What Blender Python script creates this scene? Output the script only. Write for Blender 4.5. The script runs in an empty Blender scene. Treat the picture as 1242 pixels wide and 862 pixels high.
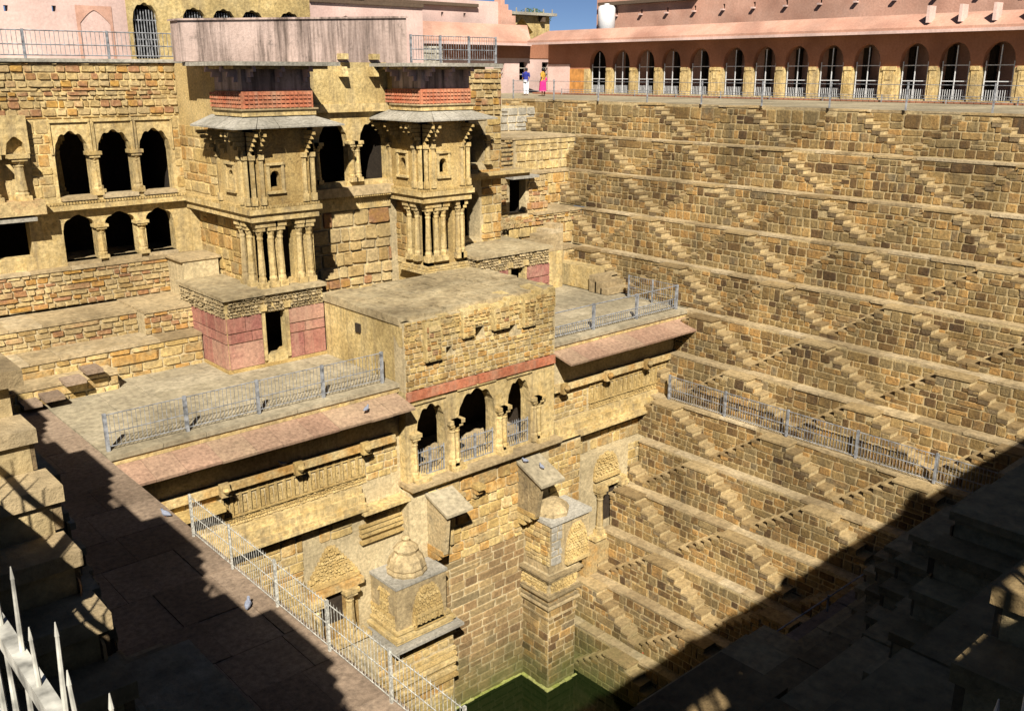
import bpy, math, random
import numpy as np
from mathutils import Vector, Matrix

RND = random.Random(7)
D = bpy.data
SC = bpy.context.scene
COL = SC.collection

# ------------------------------------------------------------------ camera
CAM = Vector((0.0, 0.0, 1.4))
YAW = math.radians(48.5)             # view direction turned from +X towards +Y
PITCH = math.atan2(343, 1143)
cd = D.cameras.new('camera'); cam = D.objects.new('camera', cd); COL.objects.link(cam)
cd.sensor_fit = 'HORIZONTAL'; cd.sensor_width = 36.0; cd.lens = 36.0 * 1143 / 1242
cd.clip_start = 0.05; cd.clip_end = 3000
cam.location = CAM
VD = Vector((math.cos(YAW) * math.cos(PITCH), math.sin(YAW) * math.cos(PITCH), -math.sin(PITCH)))
cam.rotation_euler = VD.to_track_quat('-Z', 'Y').to_euler()
SC.camera = cam

# ------------------------------------------------------------------ world, sun, exposure
SUN = Vector((0.78, 1.0, -1.10)).normalized()    # direction the light travels
elev = math.asin(-SUN.z)
w = D.worlds.new('World'); SC.world = w; w.use_nodes = True
nt = w.node_tree; nt.nodes.clear()
sky = nt.nodes.new('ShaderNodeTexSky'); sky.sky_type = 'NISHITA'; sky.sun_disc = False
sky.sun_elevation = elev
sky.sun_rotation = math.atan2(-SUN.x, -SUN.y) % (2 * math.pi)
sky.air_density = 0.28; sky.dust_density = 0.1; sky.ozone_density = 2.5
bg = nt.nodes.new('ShaderNodeBackground'); bg.inputs[1].default_value = 0.05
wo = nt.nodes.new('ShaderNodeOutputWorld')
nt.links.new(sky.outputs[0], bg.inputs[0]); nt.links.new(bg.outputs[0], wo.inputs[0])
sd = D.lights.new('sun', 'SUN'); sd.energy = 5.0; sd.angle = math.radians(0.5); sd.color = (1.0, 0.955, 0.88)
so = D.objects.new('sun', sd); COL.objects.link(so)
so.rotation_euler = SUN.to_track_quat('-Z', 'Y').to_euler(); so.location = (0, 0, 40)
SC.view_settings.view_transform = 'Standard'; SC.view_settings.look = 'None'
SC.cycles.diffuse_bounces = 1; SC.cycles.max_bounces = 4
SC.view_settings.exposure = 0.58; SC.view_settings.gamma = 1.0

# ------------------------------------------------------------------ materials
def node(nt, t, **kw):
    n = nt.nodes.new(t)
    for k, v in kw.items(): setattr(n, k, v)
    return n

def mat_stone(name, stops, grain=9.0, bump=0.5, rough=0.92, streak=0.0, streak_col=(0.05, 0.045, 0.035),
              blotch=0.35, algae=False, tint_amt=1.0, blotch_scale=1.3, speck=0.0, gamp=1.0, macro=0.3, slo=0.5, tone=(1, 1, 1)):
    """procedural stone: colour picked per piece (face tint + object random), mottled with noise"""
    stops = [tuple(max(0, c * g_) for c, g_ in zip(st, tone)) for st in stops]
    m = D.materials.new(name); m.use_nodes = True; nt = m.node_tree; nt.nodes.clear()
    L = nt.links.new
    out = node(nt, 'ShaderNodeOutputMaterial'); b = node(nt, 'ShaderNodeBsdfPrincipled')
    L(b.outputs[0], out.inputs[0]); b.inputs['Roughness'].default_value = rough
    b.inputs['Specular IOR Level'].default_value = 0.25
    geo = node(nt, 'ShaderNodeNewGeometry')
    at = node(nt, 'ShaderNodeAttribute', attribute_name='tint')
    oi = node(nt, 'ShaderNodeObjectInfo')
    ad = node(nt, 'ShaderNodeMath', operation='ADD'); L(at.outputs['Fac'], ad.inputs[0]); L(oi.outputs['Random'], ad.inputs[1])
    fr = node(nt, 'ShaderNodeMath', operation='FRACT'); L(ad.outputs[0], fr.inputs[0])
    n1 = node(nt, 'ShaderNodeTexNoise'); n1.inputs['Scale'].default_value = blotch_scale; n1.inputs['Detail'].default_value = 5
    n1.inputs['Roughness'].default_value = 0.65
    L(geo.outputs['Position'], n1.inputs['Vector'])
    # ramp factor = tint*amt + (noise-.5)*blotch
    mt = node(nt, 'ShaderNodeMath', operation='MULTIPLY_ADD'); L(fr.outputs[0], mt.inputs[0]); mt.inputs[1].default_value = tint_amt
    mt.inputs[2].default_value = 0.5 * (1 - tint_amt)
    ms = node(nt, 'ShaderNodeMath', operation='MULTIPLY_ADD'); L(n1.outputs['Fac'], ms.inputs[0]); ms.inputs[1].default_value = blotch * 2
    ms.inputs[2].default_value = -blotch
    sm = node(nt, 'ShaderNodeMath', operation='ADD', use_clamp=True); L(mt.outputs[0], sm.inputs[0]); L(ms.outputs[0], sm.inputs[1])
    rp = node(nt, 'ShaderNodeValToRGB'); cr = rp.color_ramp
    while len(cr.elements) > 1: cr.elements.remove(cr.elements[-1])
    cr.elements[0].position = 0; cr.elements[0].color = (*stops[0], 1)
    for i, c in enumerate(stops[1:], 1):
        e = cr.elements.new(i / (len(stops) - 1)); e.color = (*c, 1)
    L(sm.outputs[0], rp.inputs[0])
    # fine grain
    n2 = node(nt, 'ShaderNodeTexNoise'); n2.inputs['Scale'].default_value = grain; n2.inputs['Detail'].default_value = 8
    n2.inputs['Roughness'].default_value = 0.7
    L(geo.outputs['Position'], n2.inputs['Vector'])
    g = node(nt, 'ShaderNodeMapRange'); L(n2.outputs['Fac'], g.inputs[0]); g.inputs[1].default_value = 0.3; g.inputs[2].default_value = 0.7
    g.inputs[3].default_value = 1 - .46 * gamp; g.inputs[4].default_value = 1 + .32 * gamp
    mx = node(nt, 'ShaderNodeMix', data_type='RGBA', blend_type='MULTIPLY'); mx.inputs[0].default_value = 1
    L(rp.outputs[0], mx.inputs[6])
    cb = node(nt, 'ShaderNodeCombineColor'); [L(g.outputs[0], cb.inputs[i]) for i in range(3)]
    nm = node(nt, 'ShaderNodeTexNoise'); nm.inputs['Scale'].default_value = 0.33; nm.inputs['Detail'].default_value = 3; L(geo.outputs['Position'], nm.inputs['Vector'])
    rm = node(nt, 'ShaderNodeMapRange'); L(nm.outputs['Fac'], rm.inputs[0]); rm.inputs[1].default_value = 0.35; rm.inputs[2].default_value = 0.62
    rm.inputs[3].default_value = 1 - macro; rm.inputs[4].default_value = 1 + macro * .3
    mm = node(nt, 'ShaderNodeMath', operation='MULTIPLY'); L(g.outputs[0], mm.inputs[0]); L(rm.outputs[0], mm.inputs[1])
    for i in range(3): L(mm.outputs[0], cb.inputs[i])
    L(cb.outputs[0], mx.inputs[7]); col = mx.outputs[2]
    if streak > 0:
        mp = node(nt, 'ShaderNodeMapping'); mp.inputs['Scale'].default_value = (2.6, 2.6, 0.16)
        L(geo.outputs['Position'], mp.inputs[0])
        n3 = node(nt, 'ShaderNodeTexNoise'); n3.inputs['Scale'].default_value = 1.0; n3.inputs['Detail'].default_value = 6
        n3.inputs['Roughness'].default_value = 0.75
        L(mp.outputs[0], n3.inputs['Vector'])
        r3 = node(nt, 'ShaderNodeMapRange'); L(n3.outputs['Fac'], r3.inputs[0]); r3.inputs[1].default_value = slo; r3.inputs[2].default_value = slo + .18
        r3.inputs[3].default_value = 0; r3.inputs[4].default_value = streak
        m3 = node(nt, 'ShaderNodeMix', data_type='RGBA'); L(r3.outputs[0], m3.inputs[0]); L(col, m3.inputs[6]); m3.inputs[7].default_value = (*streak_col, 1)
        col = m3.outputs[2]
    if speck > 0:
        n4 = node(nt, 'ShaderNodeTexNoise'); n4.inputs['Scale'].default_value = 3.1; n4.inputs['Detail'].default_value = 9
        n4.inputs['Roughness'].default_value = 0.8
        L(geo.outputs['Position'], n4.inputs['Vector'])
        r4 = node(nt, 'ShaderNodeMapRange'); L(n4.outputs['Fac'], r4.inputs[0]); r4.inputs[1].default_value = 0.55; r4.inputs[2].default_value = 0.66
        r4.inputs[3].default_value = 0; r4.inputs[4].default_value = speck
        m4 = node(nt, 'ShaderNodeMix', data_type='RGBA'); L(r4.outputs[0], m4.inputs[0]); L(col, m4.inputs[6]); m4.inputs[7].default_value = (0.06, 0.055, 0.045, 1)
        col = m4.outputs[2]
    if algae:
        sx = node(nt, 'ShaderNodeSeparateXYZ'); L(geo.outputs['Position'], sx.inputs[0])
        a0 = node(nt, 'ShaderNodeMath', operation='MULTIPLY_ADD'); L(n1.outputs['Fac'], a0.inputs[0]); a0.inputs[1].default_value = -2.2
        L(sx.outputs['Z'], a0.inputs[2])
        r5 = node(nt, 'ShaderNodeMapRange'); L(a0.outputs[0], r5.inputs[0]); r5.inputs[1].default_value = -20.0; r5.inputs[2].default_value = -22.1
        r5.inputs[3].default_value = 0; r5.inputs[4].default_value = 0.85
        m5 = node(nt, 'ShaderNodeMix', data_type='RGBA'); L(r5.outputs[0], m5.inputs[0]); L(col, m5.inputs[6]); m5.inputs[7].default_value = (0.085, 0.095, 0.022, 1)
        col = m5.outputs[2]
    L(col, b.inputs['Base Color'])
    bp = node(nt, 'ShaderNodeBump'); bp.inputs['Strength'].default_value = bump; bp.inputs['Distance'].default_value = 0.045
    L(n2.outputs['Fac'], bp.inputs['Height']); L(bp.outputs[0], b.inputs['Normal'])
    return m

def mat_plain(name, col, rough=0.6, metal=0.0, var=0.25, scale=12.0, spec=0.4):
    m = D.materials.new(name); m.use_nodes = True; nt = m.node_tree; b = nt.nodes['Principled BSDF']; L = nt.links.new
    geo = node(nt, 'ShaderNodeNewGeometry'); n = node(nt, 'ShaderNodeTexNoise'); n.inputs['Scale'].default_value = scale
    n.inputs['Detail'].default_value = 6; L(geo.outputs['Position'], n.inputs['Vector'])
    r = node(nt, 'ShaderNodeMapRange'); L(n.outputs['Fac'], r.inputs[0]); r.inputs[1].default_value = 0.3; r.inputs[2].default_value = 0.7
    r.inputs[3].default_value = 1 - var; r.inputs[4].default_value = 1 + var * 0.4
    mx = node(nt, 'ShaderNodeMix', data_type='RGBA', blend_type='MULTIPLY'); mx.inputs[0].default_value = 1; mx.inputs[6].default_value = (*col, 1)
    cb = node(nt, 'ShaderNodeCombineColor'); [L(r.outputs[0], cb.inputs[i]) for i in range(3)]
    L(cb.outputs[0], mx.inputs[7]); L(mx.outputs[2], b.inputs['Base Color'])
    b.inputs['Roughness'].default_value = rough; b.inputs['Metallic'].default_value = metal
    b.inputs['Specular IOR Level'].default_value = spec
    return m

M = {}
M['steps'] = mat_stone('brown_rubble_stone', [(.10, .062, .032), (.19, .12, .050), (.26, .18, .075), (.23, .175, .09), (.32, .225, .10), (.37, .22, .08), (.19, .15, .09)],
                       bump=0.9, blotch=0.28, macro=.42, speck=.25, streak=0.5, algae=True, tone=(1.27, 1.2, 1.05))
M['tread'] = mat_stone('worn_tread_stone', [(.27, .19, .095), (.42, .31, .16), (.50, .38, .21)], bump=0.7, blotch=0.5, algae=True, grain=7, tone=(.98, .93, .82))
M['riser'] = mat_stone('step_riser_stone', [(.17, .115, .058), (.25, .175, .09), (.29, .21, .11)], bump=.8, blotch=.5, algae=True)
M['pathstone'] = mat_stone('dusty_path_stone', [(.27, .19, .125), (.38, .275, .185), (.33, .235, .155)], bump=0.5, blotch=0.4, speck=.2)
M['weathered'] = mat_stone('weathered_dark_stone', [(.20, .155, .09), (.38, .28, .14), (.56, .42, .22), (.44, .35, .2)], bump=1.0, blotch=0.7, tint_amt=.5, speck=.5, streak=.4, algae=True)
M['scum'] = mat_stone('lime_green_scum', [(.30, .33, .07), (.42, .42, .14)], bump=.5)
M['mortar'] = mat_stone('lime_mortar', [(.38, .285, .15), (.50, .39, .22)], tint_amt=0.2, bump=0.6, algae=True, blotch=0.5, tone=(1.2, 1.18, 1.08))
M['ledge'] = mat_stone('ledge_slab_stone', [(.34, .245, .125), (.52, .39, .21), (.46, .34, .18), (.60, .47, .28)], bump=0.7, blotch=0.5, speck=.2, algae=True, grain=6)
M['gold'] = mat_stone('golden_sandstone', [(.38, .24, .09), (.60, .43, .17), (.70, .52, .23), (.46, .35, .18), (.58, .33, .10), (.74, .58, .30)],
                      bump=0.8, blotch=0.4, speck=0.25, streak=0.35, streak_col=(.13, .11, .075), algae=True, tone=(.95, .91, .82))
M['goldmortar'] = mat_stone('yellow_mortar', [(.50, .38, .20), (.68, .55, .32)], tint_amt=0.2, bump=0.5, blotch=0.5, streak=0.3, streak_col=(.16, .13, .09), algae=True)
M['rosy'] = mat_stone('rosy_brown_stone', [(.22, .14, .065), (.36, .24, .11), (.32, .20, .09), (.42, .29, .13), (.24, .18, .09)], bump=0.6, blotch=0.25, algae=True)
M['rubble'] = mat_stone('pale_rubble_stone', [(.44, .30, .13), (.62, .46, .22), (.50, .38, .21), (.70, .54, .28), (.42, .22, .12), (.58, .34, .09)], bump=0.8, blotch=0.3, speck=0.35, tone=(.92, .88, .78))
M['plainstone'] = mat_stone('dressed_sandstone', [(.38, .26, .10), (.62, .45, .19), (.76, .59, .30), (.68, .50, .22), (.56, .36, .13)], bump=0.9, blotch=0.75, streak=0.55, streak_col=(.17, .13, .085), tint_amt=0.3, speck=0.5, slo=.47, grain=7, blotch_scale=1.9, tone=(.97, .93, .83))
M['carved'] = mat_stone('carved_sandstone', [(.42, .28, .10), (.66, .48, .20), (.76, .58, .28)], bump=0.9, blotch=0.6, tint_amt=0.5, grain=14, speck=0.4, streak=.3, streak_col=(.17, .13, .085), tone=(.95, .91, .84))
M['roof'] = mat_stone('weathered_roof_plaster', [(.28, .21, .12), (.48, .38, .23), (.58, .48, .31)], bump=1.0, blotch=0.9, tint_amt=0.15, speck=0.6, grain=5, tone=(.95, .93, .85))
M['grey'] = mat_stone('grey_lichen_slab', [(.28, .25, .18), (.42, .38, .30), (.52, .48, .39)], bump=0.6, blotch=0.5, tint_amt=0.3, speck=0.3)
M['pave'] = mat_stone('grey_terrace_paving', [(.40, .34, .23), (.50, .43, .30), (.54, .47, .34)], bump=0.3, blotch=0.5, tint_amt=0.5, speck=0.2, grain=5, tone=(.84, .81, .74))
M['awning'] = mat_stone('pink_sandstone_slab', [(.42, .25, .16), (.50, .31, .20), (.46, .30, .19), (.52, .36, .22)], bump=0.3, blotch=0.3)
M['red'] = mat_stone('red_sandstone', [(.32, .12, .09), (.44, .20, .14), (.36, .14, .11), (.50, .28, .19)], bump=0.6, blotch=0.5, streak=0.6, streak_col=(.48, .30, .2), speck=.15)
M['redpaint'] = mat_stone('red_painted_band', [(.46, .11, .05), (.56, .20, .10), (.60, .32, .18)], bump=0.6, blotch=0.9, tint_amt=0.2, speck=0.35, streak=.4, streak_col=(.45, .3, .2))
M['pink'] = mat_stone('pink_limewash', [(.50, .24, .16), (.60, .34, .24), (.70, .45, .35)], bump=0.3, blotch=0.7, tint_amt=0.1, blotch_scale=0.5, streak=0.25, streak_col=(.40, .22, .16), gamp=0.4)
M['palepink'] = mat_stone('pale_pink_limewash', [(.64, .42, .35), (.76, .56, .48)], bump=0.25, blotch=0.7, tint_amt=0.1, blotch_scale=0.6, streak=0.2, streak_col=(.5, .33, .27), gamp=0.4)
M['terracotta'] = mat_stone('terracotta_plaster', [(.36, .145, .075), (.46, .21, .12)], bump=0.3, blotch=0.6, tint_amt=0.1, gamp=0.4)
M['stained'] = mat_stone('stained_plaster', [(.50, .36, .29), (.66, .50, .42)], bump=0.5, blotch=0.7, tint_amt=0.1, speck=.5, slo=.44, streak=0.95, streak_col=(.13, .095, .075), blotch_scale=0.8, gamp=0.4)
M['yellowplaster'] = mat_stone('yellow_stained_plaster', [(.46, .33, .13), (.66, .50, .22), (.76, .62, .33)], bump=0.8, blotch=0.9, tint_amt=0.1, speck=.35, streak=0.75, streak_col=(.20, .15, .085), blotch_scale=0.9, tone=(.96, .93, .88))
M['dark'] = mat_stone('painted_interior_shade', [(.04, .028, .018), (.055, .04, .025)], bump=0.5, blotch=0.4, tint_amt=0.2)  # near-black colour stands in for the shade inside openings
M['fence'] = mat_plain('grey_fence_paint', (.33, .335, .34), rough=0.6, metal=0.1, var=0.7, scale=7)
M['whitefence'] = mat_plain('white_fence_paint', (.72, .72, .70), rough=0.45, var=0.3)
M['rail'] = mat_plain('peeling_cream_rail_paint', (.60, .57, .48), rough=0.7, var=0.7, scale=22)
M['green'] = mat_plain('blue_green_door_paint', (.18, .28, .28), rough=0.6)
M['orange'] = mat_plain('orange_plaster', (.62, .28, .07), rough=0.9, var=0.4, scale=3)
M['white'] = mat_plain('whitewash', (.75, .74, .72), rough=0.8, var=0.1)
M['blue'] = mat_plain('blue_cotton', (.03, .04, .28), rough=0.9)
M['whitecloth'] = mat_plain('white_cotton', (.78, .80, .85), rough=0.9, var=0.1)
M['pinkcloth'] = mat_plain('bright_pink_cotton', (.75, .03, .22), rough=0.9)
M['yellowcloth'] = mat_plain('mustard_cotton', (.62, .33, .04), rough=0.9)
M['redcloth'] = mat_plain('red_cotton', (.5, .04, .02), rough=0.9)
M['skin'] = mat_plain('brown_skin', (.20, .10, .055), rough=0.6, var=0.1)
M['hair'] = mat_plain('black_hair', (.012, .01, .009), rough=0.5)
M['pigeon'] = mat_plain('pigeon_feathers', (.28, .30, .36), rough=0.8, var=0.4, scale=60)
M['leaf'] = mat_plain('tree_foliage', (.055, .10, .02), rough=0.8, var=0.5, scale=3)
M['bark'] = mat_plain('bark', (.12, .08, .05), rough=0.9)
M['bark2'] = M['bark']
M['ground'] = mat_stone('dusty_ground', [(.30, .23, .14), (.40, .32, .2)], tint_amt=0.1, blotch=0.6, blotch_scale=0.3)
wm = D.materials.new('green_pond_water'); wm.use_nodes = True; b = wm.node_tree.nodes['Principled BSDF']
b.inputs['Base Color'].default_value = (.007, .012, .003, 1); b.inputs['Roughness'].default_value = 0.08; b.inputs['IOR'].default_value = 1.33
n = node(wm.node_tree, 'ShaderNodeTexNoise'); n.inputs['Scale'].default_value = 3.0; bp = node(wm.node_tree, 'ShaderNodeBump'); bp.inputs['Strength'].default_value = 0.08
wm.node_tree.links.new(n.outputs['Fac'], bp.inputs['Height']); wm.node_tree.links.new(bp.outputs[0], b.inputs['Normal'])
M['water'] = wm

# ------------------------------------------------------------------ mesh helpers
class MB:
    def __init__(s): s.v = []; s.f = []; s.t = []; s.m = []; s.mi = 0
    def add(s, vs, fs, tint=None):
        o = len(s.v); s.v.extend(vs)
        if tint is None: tint = RND.random()
        for f in fs: s.f.append(tuple(i + o for i in f)); s.t.append(tint); s.m.append(s.mi)
    def hexa(s, p, tint=None):
        s.add(p, [(0, 3, 2, 1), (4, 5, 6, 7), (0, 1, 5, 4), (1, 2, 6, 5), (2, 3, 7, 6), (3, 0, 4, 7)], tint)
    def box(s, x0, x1, y0, y1, z0, z1, tint=None):
        s.hexa([(x0, y0, z0), (x1, y0, z0), (x1, y1, z0), (x0, y1, z0), (x0, y0, z1), (x1, y0, z1), (x1, y1, z1), (x0, y1, z1)], tint)
    def fbox(s, F, u0, u1, v0, v1, d0, d1, tint=None, top_in=0.0):
        P = F.p
        s.hexa([P(u0, v0, d0), P(u1, v0, d0), P(u1, v0, d1), P(u0, v0, d1), P(u0, v1, d0), P(u1, v1, d0), P(u1, v1, d1 - top_in), P(u0, v1, d1 - top_in)], tint)
    def tube(s, a, b, r0, r1=None, n=6, tint=None):
        a = Vector(a); b = Vector(b); r1 = r0 if r1 is None else r1
        d = (b - a).normalized(); x = d.orthogonal().normalized(); y = d.cross(x)
        vs = []
        for c, r in ((a, r0), (b, r1)):
            for i in range(n):
                t = 2 * math.pi * i / n; vs.append(tuple(c + x * (r * math.cos(t)) + y * (r * math.sin(t))))
        s.add(vs, [tuple(range(n - 1, -1, -1)), tuple(range(n, 2 * n))] + [(i, (i + 1) % n, n + (i + 1) % n, n + i) for i in range(n)], tint)
    def lathe(s, c, prof, n=12, tint=None, sx=1.0, sy=1.0, rot=0.0, ribs=0.0):
        vs = []; fs = []
        for z, r in prof:
            for i in range(n):
                t = 2 * math.pi * i / n + rot
                rr = r * (1 + (ribs if i % 2 else -ribs))
                vs.append((c[0] + rr * sx * math.cos(t), c[1] + rr * sy * math.sin(t), c[2] + z))
        for k in range(len(prof) - 1):
            for i in range(n): fs.append((k * n + i, k * n + (i + 1) % n, (k + 1) * n + (i + 1) % n, (k + 1) * n + i))
        fs.append(tuple(range(n - 1, -1, -1))); fs.append(tuple(range((len(prof) - 1) * n, len(prof) * n)))
        s.add(vs, fs, tint)
    def mesh(s, name, mats):
        me = D.meshes.new(name); me.from_pydata(s.v, [], s.f)
        for m in (mats if isinstance(mats, (list, tuple)) else [mats]): me.materials.append(M[m])
        a = me.attributes.new('tint', 'FLOAT', 'FACE'); a.data.foreach_set('value', s.t)
        if any(s.m): me.polygons.foreach_set('material_index', s.m)
        me.update(); return me
    def build(s, name, mats, parent=None, kind=None, smooth=False, label=None, **kw):
        if not s.v: return None
        me = s.mesh(name, mats)
        if smooth: me.polygons.foreach_set('use_smooth', [True] * len(me.polygons))
        return link(name, me, parent, kind, label, **kw)

def wloc(o):
    v = Vector((0, 0, 0))
    while o is not None: v += o.location; o = o.parent
    return v
def link(name, me, parent=None, kind=None, label=None, at=(0, 0, 0), cat=None, group=None):
    o = D.objects.new(name, me); COL.objects.link(o)
    if parent is not None:
        o.parent = parent; o.location = Vector(at) - wloc(parent)
    else: o.location = at
    if kind: o['kind'] = kind
    if label: o['label'] = label
    if cat: o['category'] = cat
    if group: o['group'] = group
    return o
def thing(name, label, cat, loc, group=None):
    return link(name, None, None, None, label, loc, cat, group)

class Fr:
    """a vertical plane: u along it, v = height, d = depth outwards"""
    def __init__(s, o, u, n): s.o = Vector(o); s.u = Vector(u); s.n = Vector(n)
    def p(s, u, v, d=0.0):
        q = s.o + s.u * u + s.n * d; return (q.x, q.y, v)
def FY(y): return Fr((0, y, 0), (1, 0, 0), (0, -1, 0))      # faces the camera side (-Y), u = x
def FX(x): return Fr((x, 0, 0), (0, 1, 0), (-1, 0, 0))      # faces -X, u = y

F_h = Vector((math.cos(YAW), math.sin(YAW), 0)); R_h = Vector((math.sin(YAW), -math.cos(YAW), 0))
UPV = R_h.cross(VD)
def screen(p):        # used only to choose which alike pieces show largest
    v = Vector(p) - CAM; z = v.dot(VD)
    if z < 0.1: return None
    return 0.5 + 0.92 * v.dot(R_h) / z, v.dot(UPV) / z * 0.92 + 0.347, z

# stone variants in unit space: x in [-.5,.5], z in [-.5,.5], front face towards -Y at depth 1
VAR = []
def make_variants():
    r = random.Random(3)
    for k in range(12):
        cut = [r.uniform(0.03, 0.15) for _ in range(8)]
        if k % 3 == 0: cut = [c * 0.5 for c in cut]
        j = [r.uniform(-0.07, 0.04) for _ in range(8)]
        # outline of 8 points, corner pairs
        o = [(-.5 + cut[0], -.5 + j[0] * .6), (.5 - cut[1], -.5 + j[1] * .6), (.5 + j[2] * .5, -.5 + cut[2]), (.5 + j[3] * .5, .5 - cut[3]),
             (.5 - cut[4], .5 + j[4] * .6), (-.5 + cut[5], .5 + j[5] * .6), (-.5 + j[6] * .5, .5 - cut[6]), (-.5 + j[7] * .5, -.5 + cut[7])]
        vs = [(a, 0.0, b) for a, b in o] + [(a * .88 + r.uniform(-.03, .03), -1.0 + r.uniform(-.4, .3), b * .86 + r.uniform(-.03, .03)) for a, b in o]
        fs = [(i, (i + 1) % 8, 8 + (i + 1) % 8, 8 + i) for i in range(8)] + [tuple(range(8, 16))]
        VAR.append((vs, fs))
make_variants()
VMESH = {}
def vmesh(k, mat):
    if (k, mat) not in VMESH:
        vs, fs = VAR[k]
        mb = MB(); mb.add(vs, fs, 0.0); VMESH[(k, mat)] = mb.mesh('stone', mat)
    return VMESH[(k, mat)]

def courses(u0, u1, v0, v1, h, wd, rnd=RND, jit=0.35, big=0.12, gap=0.04):
    """rectangles (ua,ub,va,vb) of a coursed wall"""
    out = []; v = v0
    while v < v1 - 0.04:
        ch = h * rnd.uniform(1 - jit, 1 + jit)
        if v + ch > v1 - h * 0.45: ch = v1 - v
        u = u0 - rnd.uniform(0, wd)
        while u < u1:
            ww = wd * rnd.uniform(1 - jit, 1 + jit)
            if rnd.random() < big: ww *= 2.0
            a = max(u, u0); bb = min(u + ww, u1)
            if bb - a > 0.09:
                if rnd.random() < 0.10 and ch > 0.3:
                    m = v + ch * rnd.uniform(.4, .6)
                    out.append((a + gap / 2, bb - gap / 2, v + gap / 2, m - gap / 2)); out.append((a + gap / 2, bb - gap / 2, m + gap / 2, v + ch - gap / 2))
                else: out.append((a + gap / 2, bb - gap / 2, v + gap / 2, v + ch - gap / 2))
            u += ww
        v += ch
    return out

def cut_holes(st, holes):
    out = []
    for (a, b, c, d) in st:
        ok = True
        for (ha, hb, hc, hd) in holes:
            if b > ha and a < hb and d > hc and c < hd:
                # trim if mostly outside
                if a < ha - 0.1 and ha - a > 0.12: b = min(b, ha)
                elif b > hb + 0.1 and b - hb > 0.12: a = max(a, hb)
                elif c < hc - 0.08: d = min(d, hc)
                elif d > hd + 0.08: c = max(c, hd)
                else: ok = False
                if b - a < 0.07 or d - c < 0.06: ok = False
        if ok: out.append((a, b, c, d))
    return out

class Stones:
    """collects stones of one thing; the largest on view become parts, the rest one joined part"""
    def __init__(s): s.L = []
    def add(s, F, rects, mat='steps', proud=0.035, dbase=0.0):
        for (a, b, c, d) in rects: s.L.append((F, a, b, c, d, mat, proud * RND.uniform(.6, 1.4), dbase))
    def build(s, parent, limit=290, joined='masonry', minpx=9):
        sc = []
        for i, (F, a, b, c, d, mat, pr, db) in enumerate(s.L):
            q = screen(F.p((a + b) / 2, (c + d) / 2, db)); area = 0
            if q and -0.02 < q[0] < 1.02 and -0.02 < q[1] < 0.72:
                f = abs((CAM - Vector(F.p((a + b) / 2, (c + d) / 2, db))).normalized().dot(F.n))
                ww = (b - a) * f * 1143 / q[2]; hh = (d - c) * 1143 / q[2]
                if max(ww, hh) >= minpx: area = ww * hh
            sc.append((area, i))
        sc.sort(reverse=True); single = set(i for a, i in sc[:limit] if a > 0)
        rest = {}
        for i, (F, a, b, c, d, mat, pr, db) in enumerate(s.L):
            k = RND.randrange(12); ang = math.atan2(F.n.y, F.n.x) + math.pi / 2
            P = F.p((a + b) / 2, (c + d) / 2, db)
            if i in single:
                o = link('stone', vmesh(k, mat), parent, at=P)
                o.rotation_euler = (0, 0, ang); o.scale = (b - a, pr, d - c)
            else:
                vs, fs = VAR[k]; ca, sa = math.cos(ang), math.sin(ang); W, H = b - a, d - c
                mb = rest.setdefault(mat, MB())
                mb.add([(P[0] + x * W * ca - y * pr * sa, P[1] + x * W * sa + y * pr * ca, P[2] + z * H) for x, y, z in vs], fs)
        for mat, mb in rest.items():
            mb.build(joined, mat, parent, kind='stuff')

def strip_wall(mb, F, u0, u1, v0, v1, d0, d1, holes, du=0.06):
    """a wall slab from depth d0 (back) to d1 (front) with openings; hole = (ua, ub, vb, top_function or number)"""
    cuts = {u0, u1}
    for (a, b, vb, tp) in holes:
        a = max(a, u0); b = min(b, u1)
        if callable(tp):
            n = max(6, int((b - a) / du))
            for i in range(n + 1): cuts.add(a + (b - a) * i / n)
        else: cuts.add(a); cuts.add(b)
    cs = sorted(cuts); cs = [c for i, c in enumerate(cs) if i == 0 or c - cs[i - 1] > 1e-5]
    t = RND.random(); P = F.p; prev = None
    def segs(u, um):
        hs = []
        for (a, b, vb, tp) in holes:
            if a < um < b: hs.append((vb, tp(min(max(u, a), b)) if callable(tp) else tp))
        hs.sort(); out = []; c = v0
        for lo, hi in hs:
            out.append((c, max(c, lo))); c = max(c, hi)
        out.append((c, v1)); return out
    for a, b in zip(cs, cs[1:]):
        m = (a + b) / 2; A = segs(a, m); B = segs(b, m)
        for (la, ha), (lb, hb) in zip(A, B):
            if ha - la < 1e-4 and hb - lb < 1e-4: continue
            mb.hexa([P(a, la, d0), P(b, lb, d0), P(b, lb, d1), P(a, la, d1), P(a, ha, d0), P(b, hb, d0), P(b, hb, d1), P(a, ha, d1)], t)

def cusped(a, b, spring, crown, lobes=5):
    """multifoil arch top"""
    c = (a + b) / 2; hw = (b - a) / 2; hh = crown - spring
    def f(u):
        t = min(1, max(-1, (u - c) / hw))
        base = math.sqrt(max(0.0, 1 - abs(t) ** 2.2))
        ang = math.acos(t)
        sc = abs(math.sin(ang * lobes))
        return spring + hh * base * (0.86 + 0.14 * sc)
    return f
def roundarch(a, b, spring, crown):
    c = (a + b) / 2; hw = (b - a) / 2
    return lambda u: spring + (crown - spring) * math.sqrt(max(0.0, 1 - ((u - c) / hw) ** 2))

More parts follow.
